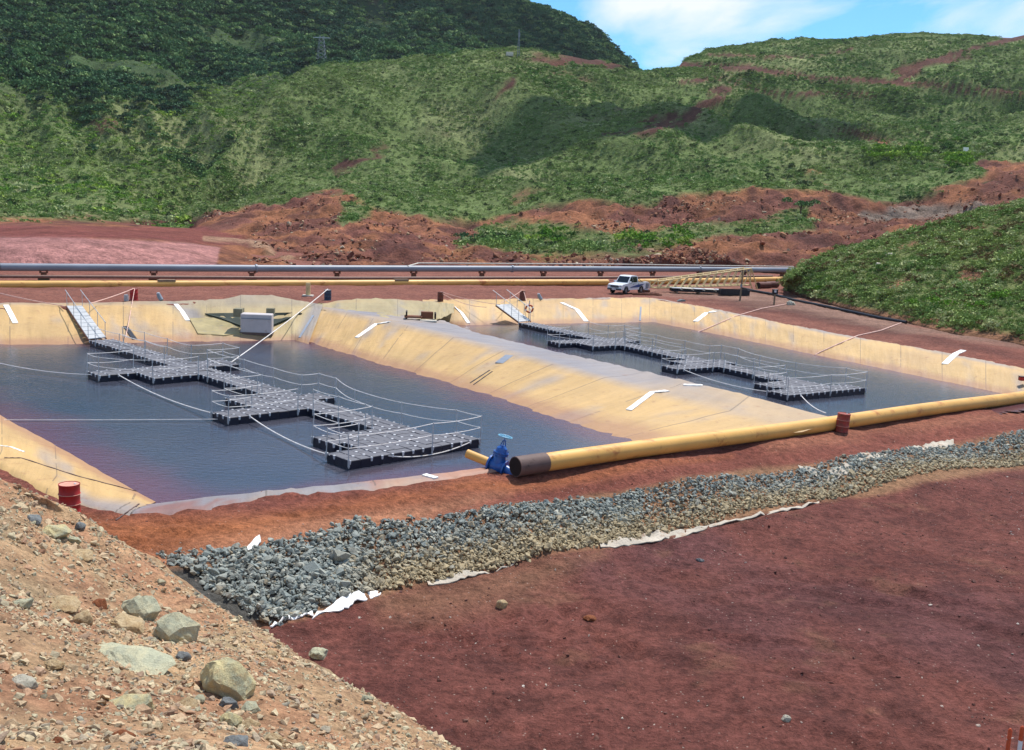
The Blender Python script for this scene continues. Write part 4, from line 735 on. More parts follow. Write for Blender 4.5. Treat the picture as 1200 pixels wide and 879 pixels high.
# ------------------------------------------------------------------ clouds that shade parts of the hills
def cloud(target, alt, sx, sy, seed):
    k = alt / SD.z; bm = bmesh.new(); bmesh.ops.create_icosphere(bm, subdivisions=5, radius=1); c_ = Vector(target) + SD * k
    for v in bm.verts:
        n_ = float(fbm(np.array([v.co.x * 3 + seed]), np.array([v.co.y * 3 + v.co.z]), 1.3, 5)[0]); f_ = 1 + n_ * .55; v.co = Vector((v.co.x * sx * f_, v.co.y * sy * f_, v.co.z * (34 if v.co.z > 0 else 10) * (1 + n_)))
    me = bpy.data.meshes.new('cloud'); bm.to_mesh(me); bm.free(); o = link('cloud', me, MAT['cloud'], smooth_=True); o.location = c_; tag(o, kind='structure')
cloud(GY(590, 20, 620 * HS), 330, 190, 62, 3)
cloud(GY(650, 115, 300 * HS), 260, 24, 18, 8)
cloud(GY(870, 140, 300 * HS), 260, 62, 26, 21)

# ------------------------------------------------------------------ pipes
def pipe(name, label, pts, r, mat, bands=(), seg=6., group=None, ends=True, extra=None):
    root = thing(name, label, 'pipe', pts[0], 0, group); o0 = Vector(pts[0]); P_ = [Vector(p) - o0 for p in pts]; MB().tube(P_, r, 24).build('pipe_wall', mat, root)
    return root, o0
pa, pb = Vector(G(604, 547.0, .80)), Vector(G(1200, 464.5, .30)); dr = (pb - pa); pe = pa + dr * 1.25
pm = [pa + dr * t + Vector((0, 0, .03 * math.sin(t * 11))) for t in np.linspace(0, 1.25, 26)]
root = thing('yellow_pipe', 'long weathered yellow pipe lying across the foreground berm, closed by a dark brown end', 'pipe', pa)
sec = [0, .006, .365, .87, 1.25]; u_ = dr.normalized()
def pt_at(t): f_ = t / 1.25 * 25; i_ = min(int(f_), 24); return pm[i_].lerp(pm[i_ + 1], f_ - i_)
for a, b in ((.034, .365), (.367, .66), (.662, .90), (.902, 1.25)):
    MB().tube([pt_at(a + (b - a) * q / 8) - pa for q in range(9)], .34, 28).build('pipe_length', MAT['yellow'], root)
for a in (.366, .661, .901): MB().tube([pt_at(a - .0018) - pa, pt_at(a + .0012) - pa], .345, 28).build('weld_ring', MAT['yellow'], root)
sl = MB().tube([pt_at(0) - pa, pt_at(.036) - pa], .365, 28).build('end_sleeve', MAT['brown'], root); MB().tube([pt_at(0) - pa - u_ * .012, pt_at(0) - pa + u_ * .03], .33, 24).build('end_disc', MAT['hole'], sl)
# valve with its short pipe
vb = Vector(G(583, 546, .62)); val = thing('gate_valve', 'blue gate valve with pale hand wheel beside the brown pipe end', 'valve', vb); lean = Vector((.22, .05, 1)).normalized(); qd = Vector((.6, -.75, 0)).normalized(); pd = Vector((-.9, .42, .22)).normalized()
mb = MB(); mb.tube([pd * .30, pd * .2, pd * .0, -pd * .2, -pd * .30], [.2, .24, .27, .24, .2], 20); mb.tube([Vector((0, 0, -.1)), lean * .2, lean * .42], [.24, .25, .21], 20); mb.build('valve_body', MAT['valve'], val)
for q in (-.3, .3): MB().tube([pd * (q - .035), pd * (q + .035)], .31, 24).build('flange', MAT['valve'], val)
bo = MB(); bo.tube([lean * .42, lean * .47], .29, 20); bo.tube([lean * .485, lean * .53], .29, 20); bo.tube([lean * .53, lean * .68, lean * .78], [.22, .2, .1], 20)
for a in range(8): th = a * math.pi / 4; bo.tube([lean * .4 + Vector((math.cos(th) * .25, math.sin(th) * .25, 0)), lean * .57 + Vector((math.cos(th) * .25, math.sin(th) * .25, 0))], .02, 6)
bo.build('bonnet', MAT['valve'], val)
yk = MB()
for s_ in (-1, 1): yk.tube([lean * .74 + Vector((.1 * s_, 0, 0)), lean * .98 + Vector((.04 * s_, 0, 0))], .022, 6)
yk.tube([lean * .72, lean * 1.14], .02, 8); yk.build('stem', MAT['valve'], val)
MW = Vector((0, 0, 1)).rotation_difference(lean).to_matrix(); hwl = MB().torus(lean * 1.12, .25, .024, 28, 8, M=MW)
for a in range(4): th = a * math.pi / 4; e = MW @ Vector((math.cos(th) * .25, math.sin(th) * .25, 0)); hwl.tube([lean * 1.12 - e, lean * 1.12 + e], .014, 6)
hwl.build('hand_wheel', MAT['valvel'], val)
sp_ = thing('short_yellow_pipe', 'short yellow pipe stub running from the blue valve out over the water edge', 'pipe', vb + pd * .34)
MB().tube([(0, 0, 0), pd * .95], .165, 24).build('pipe_wall', MAT['yellow'], sp_); MB().tube([pd * .93, pd * .965], .14, 20).build('mouth', MAT['hole'], sp_)
MB().tube([-pd * .34 - pd * .33, -pd * .34 - pd * .7 + Vector((.1, -.1, -.1))], .165, 16).build('joining_neck', MAT['valve'], sp_)
# far pipes
def far_line(pts, z): 
    P_ = [Vector(G(x, y, z)) for x, y in pts]; return P_
gp = far_line([(-160, 312.0), (0, 313), (300, 314.6), (600, 315), (820, 315.8), (945, 316.5)], 2.0)
g0 = thing('grey_pipe', 'big grey pipe raised on short supports across the far side of the ponds', 'pipe', gp[0])
for k in range(5): MB().tube([gp[k] - gp[0], gp[k + 1] - gp[0] - (gp[k + 1] - gp[k]).normalized() * .05], .37, 18).build('pipe_length', MAT['greyp'], g0)
for k in (2, 3, 4): dv_ = (gp[k] - gp[k - 1]).normalized(); MB().tube([gp[k] - gp[0] - dv_ * .1, gp[k] - gp[0] + dv_ * .1], .46, 18).build('flange', MAT['greyp'], g0)
tp = far_line([(-160, 322), (0, 324), (400, 326), (700, 325.5), (905, 323.5)], 1.15); t0 = tag(MB().tube(tp, .16, 12).build('thin_brown_pipe', MAT['thinp']), 'thin dusty brown pipe running low between the grey pipe and the yellow pipe', 'pipe')
tp = far_line([(478, 312), (490, 308.5), (700, 309.5), (930, 312.5)], 2.3); tag(MB().tube(tp, .09, 10).build('thin_white_pipe', MAT['cream']), 'thin white pipe just behind and above the big grey pipe', 'pipe')
for k, x in enumerate([51, 180, 295, 395, 485, 565, 637, 704, 765, 820, 872, 917]):
    f_ = Vector(G(x, 313 + min(x, 300) * .0053 + (x > 300) * (x - 300) * .0025, 2.0)); b_ = thing('pipe_support', ('rusty' if k % 2 else 'brown wooden') + ' footed support under the big grey pipe, ' + ORD[k] + ' from the left', 'support', (f_.x, f_.y, .75), .35, 'supports of the grey pipe')
    MB().box((0, 0, .12), (1.0, .8, .34)).build('foot', MAT['rust' if k % 2 else 'wood'], b_); m_ = MB().box((0, 0, .52), (.5, .5, .5)); m_.box((-.3, 0, .85), (.16, .5, .3)); m_.box((.3, 0, .85), (.16, .5, .3)); m_.build('cradle', MAT['rust'], b_)
yp = far_line([(-160, 335), (0, 334), (195, 333.3), (470, 332), (600, 331.3), (712, 331)], 1.2); y0_ = thing('yellow_pipe', 'long yellow pipe on the ground across the far side, left of the white truck', 'pipe', yp[0])
for k in range(5): MB().tube([yp[k] - yp[0], yp[k + 1] - yp[0]], .37, 18).build('pipe_length', MAT['yellow'], y0_)
for k, wdt in ((2, .7), (3, .7)): dv_ = (yp[k] - yp[k - 1]).normalized(); MB().box(yp[k] - yp[0] + Vector((0, 0, .36)), (1.6, .5, .18), R=Matrix.Rotation(math.atan2(dv_.y, dv_.x), 3, 'Z')).build('saddle_plate', MAT['wood'], y0_)
yp = far_line([(712, 330.5), (860, 328.6), (921, 327.2)], 1.25); tag(MB().tube([yp[0] + Vector((2, 1, 0))] + yp[1:], .36, 18).build('orange_yellow_pipe', MAT['yellow']), 'orange yellow pipe end between the lattice boom and the near hillside', 'pipe')
for k, (x, y) in enumerate([(888, 338), (897, 337)]):
    p = onground(x, y, .35); b_ = thing('dark_pipe_mouth', ['left of two dark rusty pipe mouths at the foot of the hillside', 'right of two dark rusty pipe mouths at the foot of the hillside'][k], 'pipe', p); MB().tube([(0, 0, 0), (1.8, 1.6, 0)], .42, 18).build('pipe_wall', MAT['brownd'], b_); MB().tube([(-.02, -.02, 0), (.03, .03, 0)], .36, 18).build('mouth', MAT['hole'], b_)
def rope_pts(a, b, sag, n=14): a = Vector(a); b = Vector(b); return [a.lerp(b, t) - Vector((0, 0, 4 * sag * t * (1 - t))) for t in np.linspace(0, 1, n)]
hs = [onground(x, y, .14) for x, y in [(870, 339), (882, 342), (905, 346), (930, 353), (965, 360), (1000, 367.5), (1030, 374), (1062, 379.5)]]; tag(MB().tube(hs, .14, 10).build('black_hose', MAT['black']), 'thick black plastic hose running along the foot of the near hillside', 'hose')

# ------------------------------------------------------------------ drums and posts
def drum(name, label, px, py, mat, lidm, h=.88, r=.29, tilt=(0, 0), ring=True, dz=0):
    p = onground(px, py, dz); d = thing(name, label, 'drum', p); d.rotation_euler = (tilt[0], tilt[1], .4); z = [0, .012, .03]; pr = [(r * .96, 0), (r * 1.03, .01), (r * 1.03, .03), (r, .045)]
    for q in (.33, .66): pr += [(r, h * q - .035), (r * 1.045, h * q - .012), (r * 1.045, h * q + .012), (r, h * q + .035)]
    pr += [(r, h - .05), (r * 1.03, h - .03), (r * 1.03, h), (r * .97, h), (r * .96, h - .02)]; MB().lathe(pr, 28).build('drum_wall', mat, d)
    MB().cyl((0, 0, h - .03), r * .955, .016, 24).build('lid', lidm, d); MB().cyl((r * .55, 0, h - .014), .035, .02, 10).build('bung', MAT['knob'], d)
    if ring: MB().torus((0, 0, h * .66), r * 1.05, .012, 28, 6).build('hoop', MAT['lid'], d); MB().torus((0, 0, h * .33), r * 1.05, .012, 28, 6).build('hoop', MAT['lid'], d)
    return d
drum('oil_drum', 'bright red steel drum standing behind the rubble slope at the left pond corner', 82, 601, MAT['red'], MAT['lid'])
drum('oil_drum', 'battered faded red drum leaning in front of the yellow pipe by the right pond', 986, 506, MAT['redold'], MAT['redold'], tilt=(.03, .05))
drum('oil_drum', 'far red drum beside the left gangway with ropes tied on top', 157, 352, MAT['red'], MAT['red'], ring=False)
drum('oil_drum', 'dark blue drum with white rope tied on top behind the inlet box', 384, 352, MAT['blued'], MAT['knob'], ring=False)
drum('oil_drum', 'narrow brown drum on the far berm between the two ponds', 516, 354, MAT['brownd'], MAT['brownd'], ring=False, r=.26)
p = onground(612, 352); d = thing('anchor_post', 'dark brown tapered anchor post above the right gangway', 'post', p); MB().lathe([(.34, 0), (.3, .1), (.24, .8), (.2, .9)], 16).build('post_body', MAT['brownd'], d); MB().cyl((0, 0, .9), .23, .05, 16).build('cap', MAT['lid'], d)
p = onground(361, 347); d = thing('pipe_bollard', 'slim yellow bollard on a square plate between inlet mound and yellow pipe', 'bollard', p); MB().box((0, 0, .05), (.9, .7, .1)).build('base_plate', MAT['cream'], d); MB().cyl((0, 0, .1), .2, 1.05, 16).build('post_body', MAT['truss'], d)
for x, y, lb in ((187, 354, 'small grey rolled sack leaning on the crest near the red far drum'), (632, 353, 'small grey rolled sack on the crest right of the life ring')):
    p = onground(x, y, .1); d = thing('rolled_sack', lb, 'sack', p); MB().tube([(-.1, 0, .55), (.0, 0, .3), (.2, -.1, .05)], [.14, .18, .16], 12).build('sack_body', MAT['brownd' if 0 else 'greyp'], d); MB().lathe([(.06, 0), (.13, .05), (.1, .14)], 12, c=(-.1, 0, .5)).build('sack_mouth', MAT['knob'], d)
p = onground(148, 353); d = thing('plastic_canister', 'pale plastic canister beside the far red drum', 'canister', p); MB().box((0, 0, .25), (.3, .22, .5), bev=.03).build('canister_body', MAT['post'], d); MB().cyl((.06, 0, .5), .04, .05, 10).build('cap', MAT['knob'], d)

# ------------------------------------------------------------------ pontoons
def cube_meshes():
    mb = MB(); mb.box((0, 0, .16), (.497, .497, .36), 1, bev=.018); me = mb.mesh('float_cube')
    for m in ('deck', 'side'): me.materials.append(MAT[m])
    for p in me.polygons: p.material_index = 0 if p.normal.z > .8 else 1  # upward faces get the paler sunlit, dusty grey; the sides stay navy
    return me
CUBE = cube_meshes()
def pontoon(name, label, Opx, far_px, cells, rails, arms, nlen, cat='pontoon'):
    O = Vector(G(*Opx, .34)); E_ = Vector(G(*far_px, .34)); u = (E_ - O); un = nlen * .5; ux = u.normalized(); vx = Vector((-ux.y, ux.x, 0)); st = u.length / nlen; O.z = 0
    root = thing(name, label, cat, O, math.atan2(ux.y, ux.x)); k = st / .5
    W = lambda i, j, z=0.: Vector((i * st, j * .5 * 1.0, z))
    cl = sorted(cells, key=lambda c_: -c_[0]); mb = MB()
    for n_, (i, j) in enumerate(cl):
        dz = random.gauss(0, .008)
        if n_ < 300:
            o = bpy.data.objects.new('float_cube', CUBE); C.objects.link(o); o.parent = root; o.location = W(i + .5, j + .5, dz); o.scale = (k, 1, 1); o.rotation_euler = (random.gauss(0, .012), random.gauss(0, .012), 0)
        else: mb.box(W(i + .5, j + .5, .16 + dz), (.49 * k, .49, .36), 0)
    if len(cl) > 300:
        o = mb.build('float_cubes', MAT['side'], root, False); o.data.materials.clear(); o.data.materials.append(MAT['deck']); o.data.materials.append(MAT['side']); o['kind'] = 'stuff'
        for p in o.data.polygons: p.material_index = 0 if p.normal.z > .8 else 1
    kn = MB(); S = set(cells); seen = set()
    for i, j in cells:
        for a, b in ((i, j), (i + 1, j), (i, j + 1), (i + 1, j + 1)):
            if (a, b) in seen: continue
            seen.add((a, b)); full = all(q in S for q in ((a - 1, b - 1), (a, b - 1), (a - 1, b), (a, b)))
            if full: (kn.lathe([(.06, .335), (.06, .36), (.045, .366)], 8, c=W(a, b)) if random.random() < .72 else None)
            elif random.random() < .9: q = W(a, b); kn.lathe([(.04, .2), (.055, .34), (.05, .352)], 6, c=q)
    o = kn.build('connector_pins', MAT['knob'], root, False); o['kind'] = 'stuff'
    posts = {}
    for path in rails:
        tops = []
        for (i, j) in path:
            key = (i, j)
            if key not in posts:
                q = W(i, j); q.y += .04 * (1 if j > 2 else -1); ln = Vector((random.gauss(0, .03), random.gauss(0, .03), 0)); posts[key] = (q, ln)
                pp = MB().tube([q + Vector((0, 0, .05)), q + ln + Vector((0, 0, 1.34))], .021, 8); pp.cyl(q + Vector((0, 0, .1)), .045, .28, 8); pp.build('rail_post', MAT['post'], root)
        for hgt, sg in ((1.30, .05), (.82, .07)):
            pts = []
            for a, b in zip(path[:-1], path[1:]):
                qa, la = posts[a]; qb, lb = posts[b]; dist = (qb - qa).length
                pts += rope_pts(qa + la * (hgt / 1.34) + Vector((0, 0, hgt)), qb + lb * (hgt / 1.34) + Vector((0, 0, hgt)), sg * min(1.6, dist / 3) * random.uniform(.5, 1.3), 7)[:-1]
            qb, lb = posts[path[-1]]; pts.append(qb + lb * (hgt / 1.34) + Vector((0, 0, hgt))); MB().tube(pts, .015, 6, cap=False).build('rail_rope', MAT['rope'], root)
    return root, (lambda i, j, z=.3: Matrix.Translation(O) @ Matrix.Rotation(math.atan2(ux.y, ux.x), 4, 'Z') @ W(i, j, z))
def rect(i0, i1, j0, j1): return {(i, j) for i in range(i0, i1) for j in range(j0, j1)}
cL = rect(0, 68, 0, 3) | rect(22, 25, -9, 0) | rect(22, 29, -5, 0) | rect(21, 25, 3, 7) | rect(47, 50, -8, 0) | rect(42, 50, -4, 0) | rect(44, 47, 3, 5) | rect(60, 68, -5, 3) | rect(65, 68, -8, 5) | rect(60, 63, -6, 0)
rL = [[(3, 3), (9, 3), (15, 3), (21, 3), (21, 7), (25, 7), (25, 3), (33, 3), (39, 3), (44, 3), (44, 5), (47, 5), (53, 3), (60, 3), (65, 5), (68, 5)], [(68, 5), (68, 0), (68, -8), (65, -8), (65, -5)], [(29, 0), (29, -5), (25, -9), (22, -9), (22, -4)], [(50, -1), (50, -8), (47, -8), (47, -4)], [(42, 0), (42, -4), (46, -4)], [(60, 0), (60, -6), (64, -6)], [(2, 0), (9, 0), (16, 0), (21, 0)], [(31, 0), (36, 0), (41, 0)], [(51, 0), (55, 0), (59, 0)]]
pL, WL = pontoon('pontoon', 'floating walkway of dark cubes with three side arms on the left pond', (105, 399), (437, 502), cL, rL, None, 60)
# note: nlen is the count of cells between the two surveyed corners
cR = rect(0, 65, 0, 3) | rect(20, 23, -8, 0) | rect(20, 27, -5, 0) | rect(20, 24, 3, 6) | rect(44, 47, -7, 0) | rect(41, 47, -3, 0) | rect(42, 45, 3, 5) | rect(58, 65, -4, 3) | rect(62, 65, -7, 6) | rect(58, 61, -5, 0)
rR = [[(15, 3), (20, 3), (20, 6), (24, 6), (24, 3), (31, 3), (37, 3), (42, 3), (42, 5), (45, 5), (51, 3), (57, 3), (62, 6), (65, 6)], [(65, 6), (65, 0), (65, -7), (62, -7), (62, -4)], [(27, -1), (27, -5), (23, -8), (20, -8), (20, -4)], [(47, -1), (47, -7), (44, -7), (44, -3)], [(58, 0), (58, -5), (61, -5)], [(28, 0), (34, 0), (40, 0)], [(48, 0), (53, 0), (57, 0)]]
pR, WR = pontoon('pontoon', 'floating walkway of dark cubes with railings on the right pond, ahead of the truck', (608, 378.5), (934, 450), cR, rR, None, 60)

# ------------------------------------------------------------------ gangways
def gangway(label, tl, tr_, bl, br_, rails, zt, zb):
    A = [Vector(G(*tl, zt)), Vector(G(*tr_, zt)), Vector(G(*br_, zb)), Vector(G(*bl, zb))]; root = thing('gangway', label, 'gangway', A[0]); q = [a - A[0] for a in A]; dn_ = Vector((0, 0, -.1))
    n_ = 9; 
    for k in range(n_):
        t0, t1 = k / n_ + .004, (k + 1) / n_ - .004; c4 = [q[0].lerp(q[3], t0), q[1].lerp(q[2], t0), q[1].lerp(q[2], t1), q[0].lerp(q[3], t1)]
        mb = MB(); mb.add(c4 + [c_ + dn_ * .5 for c_ in c4], [(0, 1, 2, 3), (7, 6, 5, 4), (0, 4, 5, 1), (1, 5, 6, 2), (2, 6, 7, 3), (3, 7, 4, 0)]); mb.build('tread_plate', MAT['gang'], root, False)
    for a, b in ((q[0], q[3]), (q[1], q[2])):
        MB().tube([a + dn_, b + dn_], .06, 8).build('side_beam', MAT['rust'], root); r_ = MB(); r_.tube([a + Vector((-.0, 0, 1.0)) + (a - b).normalized() * .4, b + Vector((0, 0, .95))], .025, 8)
        for t in (.02, .35, .68, .98): r_.tube([a.lerp(b, t), a.lerp(b, t) + Vector((0, 0, .98))], .02, 8)
        r_.build('handrail', MAT['post'], root)
    return root
gangway('grey gangway with handrails going down the liner to the left pontoon', (78, 358), (96, 358), (104, 397), (124, 395), None, 1.62, .4)
gangway('grey gangway with handrails going down to the right pontoon', (581, 357), (597, 356), (608, 377), (622, 375.5), None, 1.62, .4)
p = Vector(G(620, 368, .9)); d = thing('life_ring', 'orange and white life ring hanging on a post by the right gangway', 'life ring', p); RX = Matrix.Rotation(math.radians(90), 3, 'X'); MB().torus((0, 0, .45), .30, .075, 28, 8, M=RX).build('ring', MAT['ringo'], d)
for a in range(4): th = a * math.pi / 2 + .4; t_ = MB(); t_.tube([(math.cos(th + q) * .30, 0, .45 + math.sin(th + q) * .30) for q in (-.18, 0, .18)], .079, 10); t_.build('white_band', MAT['white'], d)
d2 = tag(MB().tube([p + Vector((.0, .1, -.8)), p + Vector((.0, .1, 1.15))], .04, 10).build('ring_post', MAT['post']), 'thin post carrying the life ring at the right gangway foot', 'post')

# ------------------------------------------------------------------ ropes
def rope(label, a, b, sag, mat='rope', r=.022, grp=None):
    o = MB().tube(rope_pts(a, b, sag, 18), r, 6, cap=False).build('rope', MAT[mat]); return tag(o, label, 'rope', grp)
g = lambda x, y, z: Vector(G(x, y, z))
rope('white rope from the dark blue drum down to the first arm of the left pontoon', onground(384, 352, .95), WL(25, 6, .5), .12, r=.028)
rope('rope from the left picture edge to the head of the left gangway', g(-30, 336, 2.2), g(77, 359, 1.65), .1, 'ropep', .035)
rope('pinkish rope from the left gangway rail up to the far red drum', g(104, 356, 1.9), onground(157, 352, .92), .06, 'ropep', .03)
rope('rope from the far red drum down the liner to the left walkway', onground(158, 352, .92), g(147, 396, .4), .1, 'ropep')
rope('mooring rope from the left picture edge to the first arm tip of the left pontoon', g(-40, 415, .6), WL(23, -9, .25), .25)
rope('white rope sagging between the first and second arm tips of the left pontoon', WL(25, -7, .3), WL(47.5, -8, .3), .22, r=.026)
rope('white rope sagging between the second and third arm tips of the left pontoon', WL(50, -6, .3), WL(65.5, -8, .3), .2, r=.026)
rope('frayed rope looping along the outer face of the left pontoon end', WL(68.1, -4.5, .3), WL(68.1, 4, .3), .25, r=.022)
rope('half sunk rope trailing from the left pontoon arm to the left shore', WL(48, -8, .1), g(-20, 492, .06), .02, r=.016)
rope('rope sagging between two arm tips of the right pontoon', WR(47, -6, .3), WR(62.5, -7, .3), .2, r=.026)
rope('rope from the right pontoon end down to the near yellow pipe', WR(65, -5, .3), g(968, 484, .6), .15, r=.024)
rope('upper rope from the brown drum to the right gangway', onground(516, 354, .92), g(586, 357, 1.7), .15, 'ropep')
rope('lower rope from the brown drum to the liner fold', onground(516, 354, .85), g(570, 360, 1.5), .3, 'ropep')
rope('left guy rope from the anchor post to the right gangway rail', onground(611, 352, .92), g(587, 355, 1.7), .05, 'ropep')
rope('right guy rope from the anchor post down to the life ring', onground(613, 352, .92), g(622, 368, .9), .03, 'ropep')

# ------------------------------------------------------------------ white strips on the liner
dep = bpy.context.evaluated_depsgraph_get(); liners = [o for o in C.objects if o.name.startswith('pond_liner')] + [ground]
trees = [BVHTree.FromPolygons([v.co[:] for v in o.data.vertices], [tuple(p.vertices) for p in o.data.polygons]) for o in liners]
def hitl(px, py):
    d = Vector(ray(px, py)).normalized(); best = None
    for t_ in trees:
        h = t_.ray_cast(Vector((0, 0, HC)), d)
        if h[0] is not None and (best is None or h[3] < best[1]): best = (h[0], h[3], h[1])
    return best[0]
def strip(label, pts, wd, name='white_strip', mat='white', cat='strip', n=10, group=None):
    P_ = [];
    for (a, b), (c_, d_) in zip(pts[:-1], pts[1:]): P_ += [hitl(a + (c_ - a) * t, b + (d_ - b) * t) for t in np.linspace(0, 1, n, endpoint=False)]
    P_.append(hitl(*pts[-1])); mb = MB(); V = []
    for i, p in enumerate(P_):
        t = (P_[min(i + 1, len(P_) - 1)] - P_[max(i - 1, 0)]); t.z = 0; t.normalize(); s_ = Vector((-t.y, t.x, 0)) * wd / 2
        z = (.05 if wd > .1 else .025) + .006 * math.sin(i * 1.7); V += [p + s_ + Vector((0, 0, z)), p - s_ + Vector((0, 0, z)), p - s_ + Vector((0, 0, z - .06)), p + s_ + Vector((0, 0, z - .05))]
    Fc = []
    for i in range(len(P_) - 1):
        for k in range(4): Fc.append((i * 4 + k, i * 4 + (k + 1) % 4, i * 4 + 4 + (k + 1) % 4, i * 4 + 4 + k))
    Fc += [(0, 1, 2, 3), tuple(len(V) - 4 + k for k in (3, 2, 1, 0))]; mb.add(V, Fc); return tag(mb.build(name, MAT[mat], auto=False), label, cat, group)
strip('white strip on the liner at the far left, left of the left gangway', [(7, 358), (12, 367), (18, 379)], .34)
strip('white strip on the liner slope between the red far drum and the inlet box', [(206, 357), (213, 365), (220, 376)], .32)
strip('bent white strip at the head of the divider slope beside the left pond', [(457, 377.5), (441, 380), (418, 396)], .30)
strip('white strip on the liner in the far left corner of the right pond', [(533, 360), (541, 367), (549, 379)], .30)
strip('white strip on the far liner slope between life ring and truck', [(658, 355), (676, 363), (687, 377)], .42)
strip('white strip on the right liner slope behind the right pontoon', [(838, 365), (828, 367), (815, 377)], .45)
strip('white strip on the right liner slope at the right end of the pond', [(1129, 411), (1120, 415), (1107, 427)], .42)
strip('big bent white strip on the divider slope above the near yellow pipe', [(782, 458.5), (765, 460), (737, 481)], .30)
strip('short white strip on the flat divider top above the big bent one', [(801, 451.5), (823, 452)], .32)
strip('small white scrap on the near pond lip left of the blue valve', [(497, 557), (511, 561)], .22)
strip('thin white line of tape on the left shore liner above the crack', [(-5, 522), (12, 524), (28, 530)], .08)
strip('left dark bar of the ladder lying on the divider slope', [(574, 434), (551, 449)], .07, 'ladder_bar', 'black', 'bar'); strip('right dark bar of the ladder lying on the divider slope', [(577, 435.5), (555, 451)], .06, 'ladder_bar', 'black', 'bar')
strip('dark grey flap strip on the slope right of the inlet box', [(367, 370), (351, 396)], .16, 'liner_flap', 'greyp', 'flap'); strip('grey patch strip on the divider crest above the ladder bars', [(597, 417), (585, 426)], .5, 'liner_patch', 'greyp', 'patch')
strip('black rag draped down the slope behind the left walkway', [(147, 383), (158, 398)], .3, 'black_rag', 'black', 'rag'); strip('thin dark crack line of a lifted liner seam on the left shore', [(5, 537), (25, 537), (90, 558), (160, 576)], .035, 'liner_seam', 'brown', 'seam')
strip('torn dark seam at the near left corner of the left pond', [(163, 591), (150, 600), (136, 610)], .04, 'liner_seam', 'brown', 'seam')
strip('grey hanging chain on the far slope right of the far white strip', [(751, 360), (750, 376)], .16, 'hanging_chain', 'greyp', 'chain')
def draped(label, px, r=.035):
    P_ = [hitl(a + (c_ - a) * t, b + (d_ - b) * t) + Vector((0, 0, .05)) for (a, b), (c_, d_) in zip(px[:-1], px[1:]) for t in (0, .25, .5, .75)] + [hitl(*px[-1])]
    tag(MB().tube(P_, r, 6, cap=False).build('rope', MAT['ropep']), label, 'rope')
draped('pinkish rope from the hillside foot across the liner to the right pond', [(1056, 379), (1032, 388), (1005, 394), (982, 404), (955, 416)], .045)
draped('pinkish rope from the rubble heap across the liner to the far right pond', [(926, 356), (893, 362), (862, 371), (832, 384), (800, 397)], .04)
# geotextile sheets along the rock bank
def sheet(label, top, bot, mat='fabric', n=26, h=.05, name='geotextile_sheet'):
    a = resample([onground(*q)[:] for q in top], n); b = resample([onground(*q)[:] for q in bot], n); rows = 7; V = []
    for i in range(n):
        e = math.sin(math.pi * i / (n - 1)) ** .3; ja = random.gauss(0, .05); jb = random.gauss(0, .07)
        for k in range(rows):
            t = k / (rows - 1); p = a[i] * (1 - t) + b[i] * t; p = p + (b[i] - a[i]) * (ja * (1 - t) + jb * t); V.append(p)
    V = np.array(V); V[:, 2] = gz(V[:, 0], V[:, 1]) + h + fbm(V[:, 0] * 2, V[:, 1], .5, 3) * .12
    top_ = V.tolist(); botv = (V - [0, 0, .03]).tolist(); f = gridfaces(n, rows).tolist(); m = len(top_); ff = f + [[q + m for q in r_[::-1]] for r_ in f]; edge = [i * rows for i in range(n)] + [(n - 1) * rows + k for k in range(1, rows)] + [i * rows + rows - 1 for i in range(n - 2, -1, -1)] + [k for k in range(rows - 2, 0, -1)]
    for q in range(len(edge)): e0, e1 = edge[q], edge[(q + 1) % len(edge)]; ff.append([e0, e1, e1 + m, e0 + m])
    mb = MB(); mb.add(top_ + botv, ff); return tag(mb.build(name, MAT[mat]), label, 'sheet')
sheet('bright white sheet at the foot of the grey stones, nearest to the rubble slope', [(316, 728), (345, 714), (368, 712)], [(322, 735), (346, 726), (366, 718)], 'white')
sheet('bright white sheet at the foot of the grey stones, right of the other bright one', [(366, 712), (400, 700), (436, 688), (447, 693)], [(372, 716), (396, 718), (425, 705), (446, 697)], 'white')
sheet('long pale strip of geotextile between bank stones and maroon yard', [(702, 636), (745, 628), (800, 621), (830, 616)], [(704, 643), (745, 639), (795, 630), (828, 620)])
sheet('narrow pale geotextile edge running right below the bank toward the right', [(830, 616), (880, 606), (930, 596), (960, 588)], [(832, 618.5), (880, 608.5), (930, 598), (960, 590)])
sheet('crumpled pale geotextile edge near the middle of the bank foot', [(500, 682), (540, 672), (580, 662), (602, 652)], [(502, 687), (545, 679), (584, 667), (605, 656)])
sheet('pale tan geotextile patch on top of the bank, leftmost of the three upper ones', [(935, 546), (970, 542), (1002, 542)], [(938, 550), (972, 548), (1004, 549)])
sheet('whitish geotextile patch on top of the bank, middle of the three upper ones', [(997, 537), (1018, 531), (1040, 534)], [(999, 543), (1020, 540), (1042, 540)])
sheet('white grey geotextile patch on top of the bank, rightmost of the three upper ones', [(1058, 526), (1090, 520), (1117, 517)], [(1062, 530), (1092, 527), (1118, 523)])
sheet('small white scrap by the top of the stones near the left end', [(285, 644), (304, 638)], [(288, 649), (306, 643)], 'white', 10)

